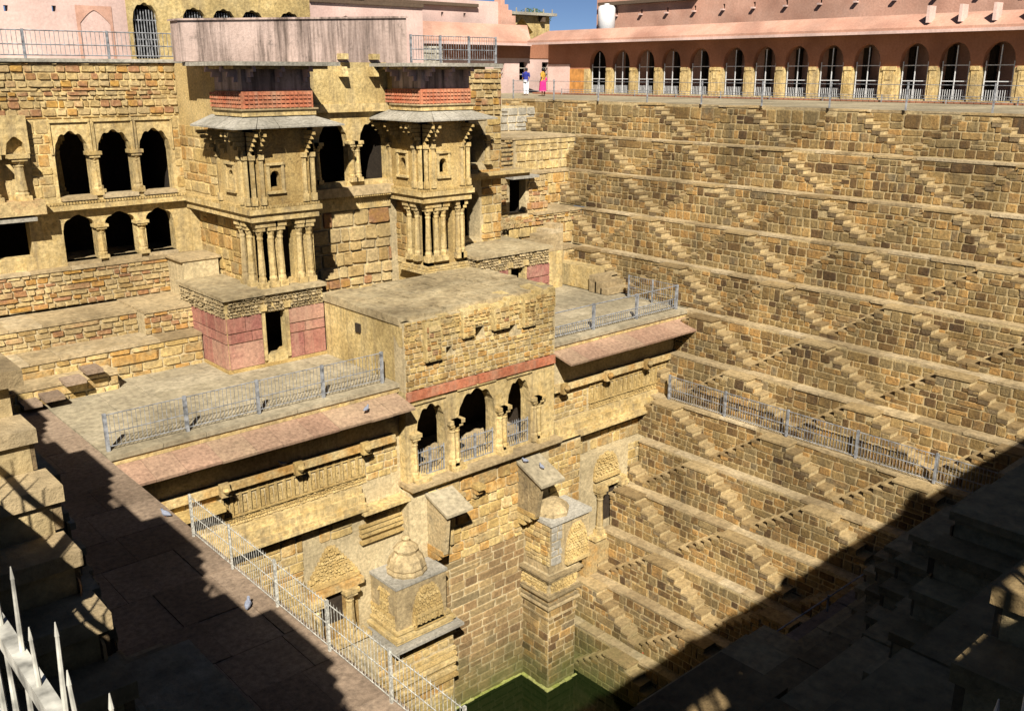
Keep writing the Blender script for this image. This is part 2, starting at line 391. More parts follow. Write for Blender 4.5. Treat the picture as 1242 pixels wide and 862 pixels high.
def room(mb, F, u0, u1, v0, v1, dfront, depth=2.5):
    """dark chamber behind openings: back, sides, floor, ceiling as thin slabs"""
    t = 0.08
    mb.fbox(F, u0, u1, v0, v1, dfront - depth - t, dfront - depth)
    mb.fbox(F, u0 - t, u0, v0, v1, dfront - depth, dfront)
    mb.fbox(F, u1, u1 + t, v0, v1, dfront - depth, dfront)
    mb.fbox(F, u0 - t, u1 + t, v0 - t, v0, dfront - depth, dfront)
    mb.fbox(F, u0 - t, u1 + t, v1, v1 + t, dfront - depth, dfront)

def column(parent, x, y, z0, z1, r=0.16, mat='plainstone', name='column'):
    h = z1 - z0; mb = MB()
    q = r * 1.35
    mb.box(x - q, x + q, y - q, y + q, z0, z0 + 0.10 * h)
    mb.lathe((x, y, z0 + 0.10 * h), [(0, r * 1.25), (0.05 * h, r * 1.3), (0.09 * h, r), (0.12 * h, r * 1.12), (0.45 * h, r * 0.9), (0.62 * h, r * 0.82), (0.65 * h, r * 1.0), (0.68 * h, r * 0.82), (0.72 * h, r * 1.1), (0.76 * h, r * 1.25)], n=8)
    mb.box(x - q, x + q, y - q, y + q, z1 - 0.14 * h, z1 - 0.08 * h)
    mb.box(x - q * 1.35, x + q * 1.35, y - q * 1.2, y + q * 1.2, z1 - 0.08 * h, z1)
    return mb.build(name, mat, parent)

def carved(mb, F, inside, u0, u1, v0, v1, du=0.11, dv=0.10, d=0.0, dep=0.07):
    """crisp relief: many small cut lumps filling a shape"""
    v = v0
    while v < v1:
        u = u0 + RND.uniform(0, du * .5)
        row = RND.random()
        while u < u1:
            w_ = du * RND.uniform(.5, 1.0)
            if inside(u + w_ / 2, v + dv / 2):
                e = dep * RND.uniform(.35, 1.0)
                mb.fbox(F, u, u + w_ * .8, v, v + dv * RND.uniform(.55, .85), d - .01, d + e, row, top_in=e * .6)
            u += w_
        v += dv
def niches(mb, F, u0, u1, v0, v1, n, d=0.0, dep=0.06):
    """a row of little arched panels"""
    w_ = (u1 - u0) / n
    mb.fbox(F, u0, u1, v0, v0 + .05, d - .01, d + dep); mb.fbox(F, u0, u1, v1 - .05, v1, d - .01, d + dep)
    for i in range(n):
        a = u0 + i * w_; b = a + w_
        mb.fbox(F, a, a + w_ * .14, v0 + .05, v1 - .05, d - .01, d + dep * .9)
        mb.fbox(F, b - w_ * .14, b - .004, v0 + .05, v1 - .05, d - .01, d + dep * .85)
        m = (a + b) / 2; h = v1 - v0
        mb.fbox(F, m - w_ * .18, m + w_ * .18, v0 + .08, v0 + h * .45, d - .01, d + dep * .6, top_in=.02)
        mb.fbox(F, m - w_ * .10, m + w_ * .10, v0 + h * .45, v0 + h * .66, d - .01, d + dep * .75, top_in=.03)
        mb.fbox(F, a + w_ * .14, b - w_ * .14, v1 - h * .22, v1 - .05, d - .01, d + dep * .7, top_in=.03)

def fence(label, p0, p1, height, posts, bar_gap, parent_name='metal_fence', mat='fence', rails=(0.12, 0.5, 1.0), post_r=0.03, bar_r=0.009, bar_top=1.0, spikes=0.0, group=None, limit=290):
    """posts, rails and bars between two ground points"""
    p0 = Vector(p0); p1 = Vector(p1); L_ = (p1 - p0).length; d = (p1 - p0) / L_
    t = thing(parent_name, label, 'fence', tuple(p0), group)
    for i in range(posts):
        q = p0 + d * (L_ * i / max(1, posts - 1))
        mb = MB(); mb.box(q.x - post_r, q.x + post_r, q.y - post_r, q.y + post_r, q.z, q.z + height + 0.04); mb.build('post', mat, t)
    for r in rails:
        mb = MB(); z = Vector((0, 0, height * r)); mb.tube(p0 + z, p1 + z, bar_r * 1.8, n=5); mb.build('rail', mat, t)
    n = int(L_ / bar_gap)
    if bar_gap < L_:
        unit = MB(); zb = height * rails[0]; zt = height * bar_top
        unit.tube((0, 0, zb), (0, 0, zt), bar_r, n=4)
        if spikes: unit.tube((0, 0, zt), (0, 0, zt + spikes), bar_r * 1.2, bar_r * .3, n=4)
        me = unit.mesh('bar', mat)
        rest = MB()
        for i in range(1, n):
            q = p0 + d * (L_ * i / n)
            if i <= limit: link('bar', me, t, at=tuple(q))
            else: rest.tube(q + Vector((0, 0, zb)), q + Vector((0, 0, zt + spikes)), bar_r, n=4)
        rest.build('bars', mat, t, kind='stuff')
    return t

# ------------------------------------------------------------------ dimensions
X0, DX, DZ = 36.14, 1.047, 1.6257
def Zk(k): return -k * DZ
WATER = -21.0

# ------------------------------------------------------------------ setting: ground, water
mb = MB(); B = 1500; zt = -0.06
for (a, b_, c, d_) in ((-B, B, -B, -0.4), (-B, B, 62, B), (-B, -0.9, -0.4, 62), (60, B, -0.4, 62)):
    mb.add([(a, c, zt), (b_, c, zt), (b_, d_, zt), (a, d_, zt)], [(0, 1, 2, 3)])
mb.build('ground', 'ground', kind='structure')
mb = MB(); mb.add([(4, 4, WATER), (40, 4, WATER), (40, 40, WATER), (4, 40, WATER)], [(0, 1, 2, 3)])
mb.build('water', 'water', kind='structure')
# terrace in front of the colonnade (pavement), real slab with a hole for the well
mb = MB()
mb.box(X0 + 0.02, 60, -0.4, 62, -0.35, 0.0)
mb.box(26.9, X0 + 0.02, 41.0, 62, -0.35, 0.0)
mb.build('pavement', 'pave', kind='structure')

# ------------------------------------------------------------------ stepped sides of the well
def stepped(F, levels, ledge_w, urange, centres, hl, tr, parent, mats=('steps', 'mortar', 'ledge'), proj=0.62, stones=None, hst=0.30, wst=0.42,
            step_limit=25, z_of=Zk, nst=5, far=3.0, keep=None):
    rise = DZ / 7
    smat, mmat, lmat = mats
    allflights = []
    tread_me = {}
    for k in range(levels):
        u0, u1 = urange(k); Dk = ledge_w(k); z1, z0 = z_of(k), z_of(k + 1)
        mb = MB(); mb.fbox(F, u0, u1, z0 - 0.05, z1 - 0.05, Dk - far, Dk); mb.build('core_wall', mmat, parent)
        # walking ledge, laid in long slabs of uneven length
        mb = MB(); Dp = ledge_w(k - 1) if k > 0 else Dk - 0.7; u = u0
        while u < u1 - .01:
            e = min(u1, u + RND.uniform(.6, 1.7)); 
            if u1 - e < .5: e = u1
            mb.fbox(F, u, e - .012, z1 - .10 + RND.uniform(-.02, .03), z1 + RND.uniform(-.02, .015), Dp - .02, Dk + .03 + RND.uniform(-.05, .04)); u = e
        mb.build('ledge', lmat, parent)
        rects = courses(u0, u1, z0 + 0.01, z1 - 0.11, hst * (1.25 if k < 2 else 1), wst * (1.5 if k < 2 else 1.0))
        holes = []
        for c in centres(k):
            a, b = c - hl - (nst + 1) * tr, c + hl + (nst + 1) * tr
            if b < u0 + .3 or a > u1 - .3: continue
            # steps of the pyramid: (ua, ub, top)
            prof = [(c - hl, c + hl, z1)]
            for j in range(1, nst + 1):
                prof.append((c - hl - j * tr, c - hl - (j - 1) * tr, z1 - j * rise)); prof.append((c + hl + (j - 1) * tr, c + hl + j * tr, z1 - j * rise))
            e = centre_gap[id(F)] / 2
            prof.append((c - e, c - hl - nst * tr, z1 - 6 * rise)); prof.append((c + hl + nst * tr, c + e, z1 - 6 * rise))
            prof = [(max(a_, u0), min(b_, u1), t_) for a_, b_, t_ in prof if min(b_, u1) - max(a_, u0) > .05]
            holes += [(pa + .02, pb - .02, z0, t_ - .12) for pa, pb, t_ in prof[::2]]
            q = screen(F.p(c, (z0 + z1) / 2, Dk + proj))
            rank = q[2] if q and -.05 < q[0] < 1.05 and -.05 < q[1] < .75 else 999
            allflights.append((rank, k, c, prof, Dk, z0, z1))
            # facing stones of the projecting flank
            if stones is not None:
                fl = courses(c - e, c + e, z0 + .01, z1 - .11, hst, wst * .8)
                out = []
                for (a_, b_, c_, d_) in fl:
                    a_ = max(a_, u0); b_ = min(b_, u1)
                    if b_ - a_ < .1: continue
                    lim = min([t_ for (pa, pb, t_) in prof if pb > a_ + .05 and pa < b_ - .05] + [z1]) - .07
                    hi = min(d_, lim)
                    if hi - c_ < .08:
                        # try the taller half
                        m = (a_ + b_) / 2
                        for (aa, bb) in ((a_, m - .01), (m + .01, b_)):
                            lim2 = min([t_ for (pa, pb, t_) in prof if pb > aa + .05 and pa < bb - .05] + [z1]) - .07
                            if min(d_, lim2) - c_ > .08 and bb - aa > .1: out.append((aa, bb, c_, min(d_, lim2)))
                        continue
                    out.append((a_, b_, c_, hi))
                stones.add(F, out, smat, .022, Dk + proj - .02)
        if stones is not None: stones.add(F, cut_holes(rects, holes), smat, .022, Dk)
    allflights.sort(key=lambda r: r[0])
    for i, (rank, k, c, prof, Dk, z0, z1) in enumerate(allflights):
        mb = MB()
        for (a_, b_, t_) in prof: mb.fbox(F, a_ + .001, b_ - .001, z0 - .04, t_ - .05, Dk - .02, Dk + proj - .02)
        fl = mb.build('stair_flight', mmat, parent)
        rest = MB()
        for (a_, b_, t_) in prof:
            side = 0 if abs((a_ + b_) / 2 - c) < .05 else (1 if (a_ + b_) / 2 > c else -1)
            tgt = MB() if i < step_limit else rest
            j_ = RND.uniform(-.02, .02); e0 = .03 if side < 0 else .0; e1 = (.07 if k > 4 else .03) if side > 0 else .0
            if side == 0: e0 = e1 = .06
            tt = RND.random(); tgt.mi = 0
            tgt.fbox(F, a_ - e0, b_ + e1, t_ - .075, t_ + j_ * .5, Dk + .002, Dk + proj + .02 + j_, tt)
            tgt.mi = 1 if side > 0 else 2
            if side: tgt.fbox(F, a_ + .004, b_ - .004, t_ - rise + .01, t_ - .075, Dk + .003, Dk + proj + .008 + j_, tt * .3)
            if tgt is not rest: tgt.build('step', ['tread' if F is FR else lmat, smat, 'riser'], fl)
        if i >= step_limit: rest.build('steps', ['tread' if F is FR else lmat, smat, 'riser'], fl)

centre_gap = {}
# right side, the great wall of steps
FR = Fr((X0, 0, 0), (0, 1, 0), (-1, 0, 0)); centre_gap[id(FR)] = 5.15
wall_r = thing('stepped_wall', 'tall sunlit brown stone wall of crossing stair flights and pale ledges', 'wall', (X0, 20, Zk(13)))
def ur(k):
    far = {0: 41.0, 1: 34.8, 2: 34.2, 3: 32.2, 4: 31.4}.get(k, 24.05)
    if k >= 8: far = 23.5
    return (max(0.9, 1.5 + 0.9 * k - 2), far)
def cr(k):
    b = 20.15 if k % 2 == 0 else 17.575
    return [b + 5.15 * m for m in range(-4, 5)]
SR = Stones()
stepped(FR, 13, lambda k: k * DX, ur, cr, .55, .33, wall_r, stones=SR)
mb = MB(); mb.fbox(FR, 2, 23.5, Zk(13) - 3, Zk(13) - .0, 10.0, 13 * DX + .6); mb.build('ledge', 'ledge', wall_r)
# lowest steps into the water
mb = MB()
for j in range(5): mb.fbox(FR, 15, 21.4 - j * .35, Zk(13) - 1, Zk(12) - 1.62 + .2 - .04 * j, 13 * DX + .5 - .02, 13 * DX + .62 + .0)
SR.build(wall_r, limit=295)

# left and near sides, mostly in shade below the camera
FL = Fr((0, 0, 0), (0, 1, 0), (1, 0, 0)); centre_gap[id(FL)] = 5.15
wall_l = thing('stepped_wall', 'shaded near stepped wall with sunlit landing blocks at the left edge', 'wall', (0.4, 12, -8.13))
SL = Stones()
def wl(k): return .46 + .742 * k
stepped(FL, 5, wl, lambda k: (3.42 if k == 0 else 1.0, 29.0), lambda k: [(6.0 if k % 2 == 0 else 8.57) + 5.15 * m for m in range(0, 5)], 1.05, .235, wall_l,
        mats=('rubble', 'mortar', 'ledge'), stones=SL, far=1.3, step_limit=18)
SL.build(wall_l, limit=120)
FN = Fr((0, 0, 0), (1, 0, 0), (0, 1, 0)); centre_gap[id(FN)] = 5.15
wall_n = thing('stepped_wall', 'shaded near stepped wall filling the lower right corner', 'wall', (15, 0.5, -8.13))
SN = Stones()
def wn(k): return .53 + 1.4 * k
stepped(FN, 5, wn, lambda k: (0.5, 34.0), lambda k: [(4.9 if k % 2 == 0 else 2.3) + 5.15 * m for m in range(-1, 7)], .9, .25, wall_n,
        mats=('steps', 'mortar', 'tread'), stones=SN, far=1.6, step_limit=12)  # ledges take the darker tread stone to deepen the shade on this side
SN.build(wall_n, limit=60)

# wide walk at the fifth level, left and near (L shaped), with the deep wall below
mb = MB(); z5 = Zk(5)
u = 7.72
while u < 28.9:
    e = min(28.95, u + RND.uniform(.9, 1.6)); x = 3.0
    while x < 7.1:
        x2 = min(7.12, x + RND.uniform(.9, 1.7))
        if 7.12 - x2 < .4: x2 = 7.12
        mb.box(x, x2 - .012, u, e - .012, z5 - .2, z5 + RND.uniform(-.01, .01)); x = x2
    u = e
x = 3.0
while x < 36:
    e = x + RND.uniform(.9, 1.6); mb.box(x, e - .012, 5.2, 7.7, z5 - .2, z5 + RND.uniform(-.01, .01)); x = e
mb.build('path', 'pathstone', kind='structure')
mb = MB(); mb.box(-1.5, 7.05, 7.6, 29, WATER - 2, z5 - .19); mb.box(-1.5, 30, -1, 7.62, WATER - 2, z5 - .19)
mb.build('terrace_mass', 'mortar', kind='structure')

# ------------------------------------------------------------------ upper terrace edge round the camera
kerb = thing('terrace_kerb', 'whitewashed kerb under the spiked railing at the lower left corner', 'kerb', (0, 0, 0))
mb = MB(); mb.box(-.05, .34, .42, 30, -.3, .0); mb.box(-.05, 36, -.3, .415, -.3, .0); mb.build('coping', 'white', kerb)
mb = MB(); mb.box(-.9, -.06, -.4, 62, -.4, 0); mb.box(-.06, 60, -.5, -.32, -.4, -.02); mb.build('floor_slab', 'pave', kerb)
rl = thing('spiked_railing', 'peeling cream spiked iron railing in the near left corner', 'railing', (.14, 0, .12))
def spike_bar(t, x, y, z0, z1, r, lean):
    mb = MB(); pts = []
    n = 7
    for i in range(n):
        f = i / (n - 1); z = z0 + (z1 - z0) * f
        rr = r * (1.0 if f < .62 else (.72 if f < .9 else .5)); pts.append((Vector((x + lean * f * f, y + lean * .6 * math.sin(f * 3), z)), rr))
    for (a, ra), (b_, rb) in zip(pts, pts[1:]): mb.tube(a, b_, ra, rb, n=7)
    mb.tube(pts[-1][0], pts[-1][0] + Vector((0, 0, .022)), r * .62, r * .15, n=7)
    mb.build('spike_bar', 'rail', t)
ys = [.42 + .11 * i for i in range(220)]
for i, y in enumerate(ys): spike_bar(rl, .28, y, .02, .62 + RND.uniform(-.04, .03), .0062, RND.uniform(-.012, .012))
for z in (.12, .47): mb = MB(); mb.box(.268, .292, .4, 25, z, z + .03); mb.build('rail', 'rail', rl)
for i in range(12):
    y = .95 + 2.4 * i; mb = MB(); mb.box(.255, .305, y - .025, y + .025, .02, .55); mb.build('post', 'rail', rl)
rl2 = thing('spiked_railing', 'peeling cream spiked iron railing in the lower right corner', 'railing', (.3, .22, .12))
for i in range(240): spike_bar(rl2, .46 + .11 * i, .35, .02, .62 + RND.uniform(-.04, .03), .0062, RND.uniform(-.012, .012))
for z in (.12, .47): mb = MB(); mb.box(.3, 27, .338, .362, z, z + .03); mb.build('rail', 'rail', rl2)
for i in range(12):
    x = 1.1 + 2.4 * i; mb = MB(); mb.box(x - .025, x + .025, .325, .375, .02, .55); mb.build('post', 'rail', rl2)
# unseen wall added behind the camera to shade the near steps
bw = thing('added_shade_wall', 'unseen wall added behind the viewpoint to shade the near steps', 'wall', (10, -1.2, 0))
FBk = Fr((0, -1.3, 0), (1, 0, 0), (0, 1, 0)); op = [(.35, 2.1, 1.82, 2.22), (5.2, 6.2, 1.9, 2.2), (3.7, 4.9, 1.85, 2.2), (9.6, 10.3, 1.95, 2.2)]  # openings placed to let light patches fall on the near landings
mb = MB(); strip_wall(mb, FBk, -40, 60, -.05, 2.65, 0, .2, op); mb.build('wall_face', 'pink', bw)
for (a, b_, c, d_) in op:
    mb = MB(); u = a + .1
    while u < b_: mb.fbox(FBk, u, u + .03, c, d_, .08, .11); u += .15
    mb.build('grille', 'fence', bw)  # bars added to stripe those light patches
for (x, ww, hh) in ((-1.5, .9, .2), (1.2, .5, .08), (3.0, .9, .12), (5.5, .4, .2), (7.2, 1.0, .10), (9.4, .5, .2), (11.2, .8, .12), (13.5, .55, .42), (15.2, .9, .1), (17.7, .42, .55), (19.6, 1.1, .12), (22.5, .6, .25)):  # rounded tops added to shape the bumps of the cast shadow edge
    mb = MB(); n_ = 7
    for q in range(n_):
        a = -1 + 2 * q / n_; b2 = a + 2 / n_; m = (a + b2) / 2
        mb.fbox(FBk, x + a * ww / 2, x + b2 * ww / 2, 2.65, 2.655 + hh * math.sqrt(1 - m * m), .02, .18)
    mb.build('shadow_bump', 'pink', bw)

# ------------------------------------------------------------------ colonnade on the far side (faces -X) at x = 46
XC = 46.0; FC = FX(XC)
gal = thing('colonnade', 'long terracotta colonnade of round arches with white grilles along the far terrace', 'colonnade', (XC, 30, 0))
ays = [43.7, 41.7, 39.7, 37.7, 35.6, 33.2, 31.2, 29.2, 27.2, 25.2, 22.75, 20.8, 18.8, 16.4, 14.4, 12.4]
holes = []
for y in ays: holes.append((y - .72, y + .72, .12, roundarch(y - .72, y + .72, 1.85, 2.74)))
mb = MB(); strip_wall(mb, FC, 11, 48.3, 1.62, 3.3, -.35, 0, [(a, b_, 1.0, t) for a, b_, c, t in holes]); mb.build('arcade_wall', 'terracotta', gal)
mb = MB(); strip_wall(mb, FC, 11, 44.9, 0.0, 1.62, -.35, .02, [(a, b_, .14, 1.62) for a, b_, c, t in holes]); mb.build('pier_row', 'plainstone', gal)
mb = MB(); mb.fbox(FC, 44.9, 48.3, 0, 1.62, -.35, .03); mb.build('end_wall', 'orange', gal)
mb = MB(); mb.fbox(FC, 46.2, 48.25, .1, 1.9, -.3, .06); mb.build('pale_panel', 'palepink', gal)
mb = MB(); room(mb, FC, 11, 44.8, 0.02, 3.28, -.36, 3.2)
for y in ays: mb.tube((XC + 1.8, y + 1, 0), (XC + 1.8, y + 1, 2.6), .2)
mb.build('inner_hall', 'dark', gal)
for i in range(len(ays) - 1):
    a, b_ = ays[i + 1] + .72, ays[i] - .72; m = (a + b_) / 2; wv = (b_ - a)
    mb = MB(); mb.fbox(FC, m - wv * .36, m + wv * .36, 0.03, .3, -.02, .12); mb.fbox(FC, m - wv * .28, m + wv * .28, .3, 1.5, -.02, .07)
    mb.fbox(FC, m - wv * .36, m + wv * .36, 1.5, 1.68, -.02, .1); mb.build('column', 'plainstone', gal)
    if wv > .8:
        mb = MB(); mb.fbox(FC, m - .14, m + .14, 1.05, 1.45, .071, .1); mb.build('niche', 'plainstone', gal)
for y in ays:
    g = MB(); r = .02
    for (u, z0, z1) in ((y, .14, 2.6), (y - .62, .14, 1.9), (y + .62, .14, 1.9)): g.fbox(FC, u - r, u + r, z0, z1, -.2, -.16)
    for z in (1.0, 1.72): g.fbox(FC, y - .64, y + .64, z - r, z + r, -.22, -.18)
    for i in range(12): g.fbox(FC, y - .6 + i * .107, y - .582 + i * .107, .14, .62, -.2, -.17)
    g.build('grille', 'whitefence', gal)
# eave: sloping slab with white edge
mb = MB(); P = FC.p
mb.hexa([P(10, 3.3, 0), P(48.3, 3.3, 0), P(49.3, 3.2, 1.0), P(10, 3.2, 1.0), P(10, 4.05, 0), P(48.3, 4.05, 0), P(49.3, 3.42, 1.0), P(10, 3.42, 1.0)]); mb.build('eave', 'pink', gal)
mb = MB(); mb.fbox(FC, 10, 49.3, 3.16, 3.30, 1.0, 1.05); mb.build('eave_edge', 'palepink', gal)
mb = MB(); mb.fbox(FC, 10, 49, .015, .10, 0.35, .8); mb.build('plinth', 'terracotta', gal)
for y in (17.4, 18.9, 20.4, 21.9):
    mb = MB(); mb.fbox(FC, y - .07, y + .07, 3.6, 4.35, .35, .95); mb.build('eave_bracket', 'palepink', gal)

# upper pink wall behind the colonnade
uw = thing('courtyard_wall', 'tall weathered pink wall with small drain holes above the colonnade', 'wall', (47.5, 30, 0))
FU = FX(48.0)
hs = []
for i in range(22):
    y = 12.5 + 2.1 * i; 
    if y < 45.5: hs.append((y - .07, y + .07, 4.95, 5.22))
mb = MB(); strip_wall(mb, FU, 8, 45.8, 0, 6.6, -.8, 0, hs); mb.build('wall_face', 'pink', uw)
mb = MB(); mb.fbox(FU, 8, 45.8, 6.6, 6.8, -.9, .15); mb.build('coping', 'palepink', uw)
mb = MB(); mb.fbox(FU, 37.5, 45.4, 5.55, 5.75, 0, .35); mb.build('beam', 'bark', uw)
for (a, b_, _, _) in hs:
    mb = MB(); mb.fbox(FU, a - .03, b_ + .03, 4.86, 4.95, -.3, .22); mb.build('drain_spout', 'palepink', uw)
TKY = 44.3
tk = thing('water_tank', 'white rounded water tank against the pink wall above the colonnade', 'tank', (47.4, TKY, 4.0))
mb = MB(); mb.lathe((47.35, TKY, 4.05), [(0, .5), (.05, .56), (1.3, .56), (1.45, .45), (1.5, .2)], n=18); mb.build('tank_body', 'white', tk, smooth=True)
mb = MB(); mb.lathe((47.35, TKY, 5.55), [(0, .16), (.08, .16)], n=12); mb.build('lid', 'white', tk)

# ------------------------------------------------------------------ far end building (faces -Y) at y = 52
FE = FY(52.0)
eb = thing('end_building', 'pale pink building with a sloping eave at the far corner behind two visitors', 'building', (42, 52, 0))
hs = [(44.3, 45.3, 1.05, 2.0), (46.7, 47.5, .8, 2.1), (48.9, 49.6, .9, 2.1)]
mb = MB(); strip_wall(mb, FE, 30, 52, 0, 3.4, -.4, 0, hs); mb.build('wall_face', 'palepink', eb)
mb = MB(); mb.fbox(FE, 30, 52, 2.35, 3.38, 0, .06); mb.build('upper_band', 'terracotta', eb)
mb = MB(); room(mb, FE, 30.5, 51, 0.1, 3.2, -.41, 2); mb.build('interior', 'dark', eb)
for (a, b_, c, d_) in hs:
    mb = MB(); 
    for z in (c + .02, c + (d_ - c) * .33, c + (d_ - c) * .66): mb.fbox(FE, a, b_, z, z + .06, -.2, -.15)
    mb.build('window_bar', 'grey', eb)
mb = MB(); P = FE.p
mb.hexa([P(30, 3.4, 0), P(47.8, 3.4, 0), P(46.9, 3.2, 1.0), P(30, 3.2, 1.0), P(30, 4.6, -.4), P(47.8, 4.6, -.4), P(46.9, 3.45, 1.0), P(30, 3.45, 1.0)]); mb.build('eave', 'pink', eb)
mb = MB(); mb.fbox(FE, 30, 46.9, 3.16, 3.32, 1.0, 1.06); mb.build('eave_edge', 'palepink', eb)
hs = [(33 + 1.9 * i, 33.2 + 1.9 * i, 4.95, 5.25) for i in range(6)]
F53 = FY(53.0)
mb = MB(); strip_wall(mb, F53, 28, 45.6, 3.4, 6.1, -.5, 0, hs); mb.build('upper_wall', 'palepink', eb)
for i in range(4):
    mb = MB(); mb.fbox(F53, 45.6 + i * .34, 45.94 + i * .34, 4.4, 6.3 - .36 * i, -.4, .3); mb.build('stair_block', 'pink', eb)
mb = MB(); mb.fbox(F53, 28, 43.6, 5.65, 5.85, 0, .3); mb.build('beam', 'bark', eb)
# little gable lodge in the corner under the sky
lodge = thing('gate_lodge', 'small flat roofed lodge with dark brackets under the strip of blue sky', 'building', (51, 54, 3))
F54 = FY(54.5)
mb = MB(); strip_wall(mb, F54, 46.4, 52.0, 3.2, 5.4, -1.5, 0, [(48.2, 50.3, 4.0, lambda u: 5.25 - abs(u - 49.2) * .9)]); mb.build('wall_face', 'yellowplaster', lodge)
mb = MB(); mb.fbox(F54, 46.2, 52.3, 5.42, 5.62, -1.8, .5); mb.build('roof_slab', 'grey', lodge)
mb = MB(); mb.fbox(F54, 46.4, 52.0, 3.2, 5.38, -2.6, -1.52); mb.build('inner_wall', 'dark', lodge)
for x in (47.3, 50.9):
    mb = MB(); mb.fbox(F54, x, x + .3, 5.0, 5.42, 0, .4); mb.build('bracket', 'bark', lodge)
for i in range(7):
    mb = MB(); mb.fbox(F54, 46.6 + i * .9, 46.66 + i * .9, 5.62, 5.9, .2, .28); mb.build('roof_post', 'grey', lodge)
# tree behind
tr = thing('leafy_tree', 'green treetop showing above the lodge roof against blue sky', 'tree', (60, 65, 0))
mb = MB(); mb.tube((60, 65, -.05), (60.1, 65, 4.5), .28, .18, n=8); mb.tube((60.1, 65, 4.0), (60.9, 65.5, 6.0), .12, .05); mb.tube((60.1, 65, 4.2), (59.3, 64.6, 6.2), .12, .05); mb.build('trunk', 'bark', tr)
mb = MB()
for i in range(2600):
    while True:
        x, y, z = (RND.uniform(-1, 1) for _ in range(3))
        if x * x + y * y + z * z < 1: break
    c = Vector((60 + x * 1.5 + .3 * math.sin(z * 5), 65 + y * 1.5, 5.6 + z * 1.25)); s_ = RND.uniform(.05, .12)
    a = Vector((RND.uniform(-1, 1), RND.uniform(-1, 1), RND.uniform(-.6, .6))).normalized(); b2 = a.orthogonal().normalized()
    mb.add([tuple(c - a * s_), tuple(c + b2 * s_ * .5), tuple(c + a * s_), tuple(c - b2 * s_ * .5)], [(0, 1, 2, 3)])
mb.build('crown', 'leaf', tr)

# fence along the terrace edge
fence('thin white wire fence along the rim of the great step wall', (X0 - .12, 5.0, 0), (X0 - .12, 40.6, 0), 1.0, 12, 99, mat='fence', rails=(.45, .95), post_r=.028, bar_r=.007)
fence('low red railing at the foot of the colonnade', (XC - .95, 11, 0), (XC - .95, 46, 0), .34, 12, .3, mat='redpaint_m' if False else 'fence', rails=(.3, 1.0), post_r=.02, bar_r=.008)

# ------------------------------------------------------------------ visitors
def person(name_label, x, y, face, shirt, lower, arm_mat, skirt=False, bag=None):
    t = thing('person', name_label, 'person', (x, y, 0))
    H = 1.62
    def P3(a, b_, c): 
        ca, sa = math.cos(face), math.sin(face); return (x + a * ca - b_ * sa, y + a * sa + b_ * ca, c)
    # body: skin modifier skeleton
    joints = [(0, 0, .92, .13), (0, 0, 1.12, .115), (.02, 0, 1.32, .14), (.02, 0, 1.42, .055), (.03, 0, 1.50, .085), (.03, 0, 1.60, .06),
              (0, .09, .86, .09), (.03, .10, .48, .06), (0, .10, .06, .04), (.12, .11, .03, .03),
              (0, -.09, .86, .09), (-.03, -.10, .48, .06), (-.06, -.10, .06, .04), (.06, -.11, .03, .03),
              (.02, .19, 1.36, .05), (.0, .23, 1.10, .035), (.12, .20, .90, .025), (.17, .19, .83, .022),
              (.02, -.19, 1.36, .05), (-.02, -.24, 1.10, .035), (.10, -.22, .92, .025), (.15, -.21, .86, .022)]
    ed = [(0, 1), (1, 2), (2, 3), (3, 4), (4, 5), (0, 6), (6, 7), (7, 8), (8, 9), (0, 10), (10, 11), (11, 12), (12, 13), (2, 14), (14, 15), (15, 16), (16, 17), (2, 18), (18, 19), (19, 20), (20, 21)]
    me = D.meshes.new('body'); me.from_pydata([P3(a, b_, c) for a, b_, c, r in joints], ed, []); me.materials.append(M['skin'])
    o = link('body', me, t); md = o.modifiers.new('s', 'SKIN'); sl = me.skin_vertices[0].data if me.skin_vertices else None
    if sl is None:
        import bmesh
        bm = bmesh.new(); bm.from_mesh(me); bm.verts.layers.skin.verify(); bm.to_mesh(me); bm.free(); sl = me.skin_vertices[0].data
    for i, j in enumerate(joints): sl[i].radius = (j[3], j[3]); sl[i].use_root = (i == 0)
    sb = o.modifiers.new('b', 'SUBSURF'); sb.levels = 1; sb.render_levels = 1
    c0 = P3(.02, 0, 0)
    mb = MB(); mb.lathe(c0, [(.88, .19), (1.0, .165), (1.15, .155), (1.32, .19), (1.40, .13), (1.45, .07)], n=12, sx=.8 if abs(math.cos(face)) > .7 else 1, sy=1 if abs(math.cos(face)) > .7 else .8)
    for s_ in (-1, 1): mb.tube(P3(.02, .17 * s_, 1.38), P3(0, .24 * s_, 1.13), .07, .055, n=8)
    mb.build('shirt', shirt, t)
    mb = MB()
    if skirt: mb.lathe(c0, [(.28, .24), (.5, .22), (.8, .20), (.95, .17)], n=14, ribs=.05)
    else:
        for s_ in (-1, 1): mb.tube(P3(0, .09 * s_, .95), P3(-.01, .10 * s_, .10), .12, .075, n=9)
        mb.lathe(c0, [(.82, .17), (.95, .175)], n=12)
    mb.build('skirt' if skirt else 'trousers', lower, t)
    h = P3(.0, 0, 0); mb = MB(); mb.lathe((h[0], h[1], 0), [(1.47, .07), (1.52, .105), (1.60, .11), (1.66, .08), (1.68, .02)], n=12)
    if skirt: mb.tube(P3(-.08, 0, 1.52), P3(-.12, 0, 1.25), .05, .02)
    mb.build('hair', 'hair', t)
    mb = MB(); mb.tube(P3(.13, 0, 1.55), P3(.16, 0, 1.53), .018, .01); mb.build('nose', 'skin', t)
    if bag:
        mb = MB(); mb.lathe(P3(-.02, -.27, .82), [(0, .04), (.04, .10), (.2, .11), (.27, .06)], n=10); mb.tube(P3(0, -.2, 1.36), P3(-.02, -.27, 1.05), .015); mb.build('bag', bag, t)
person('person in blue top and white trousers standing at the far terrace corner', 41.8, 45.9, math.radians(200), 'blue', 'whitecloth', 'skin')
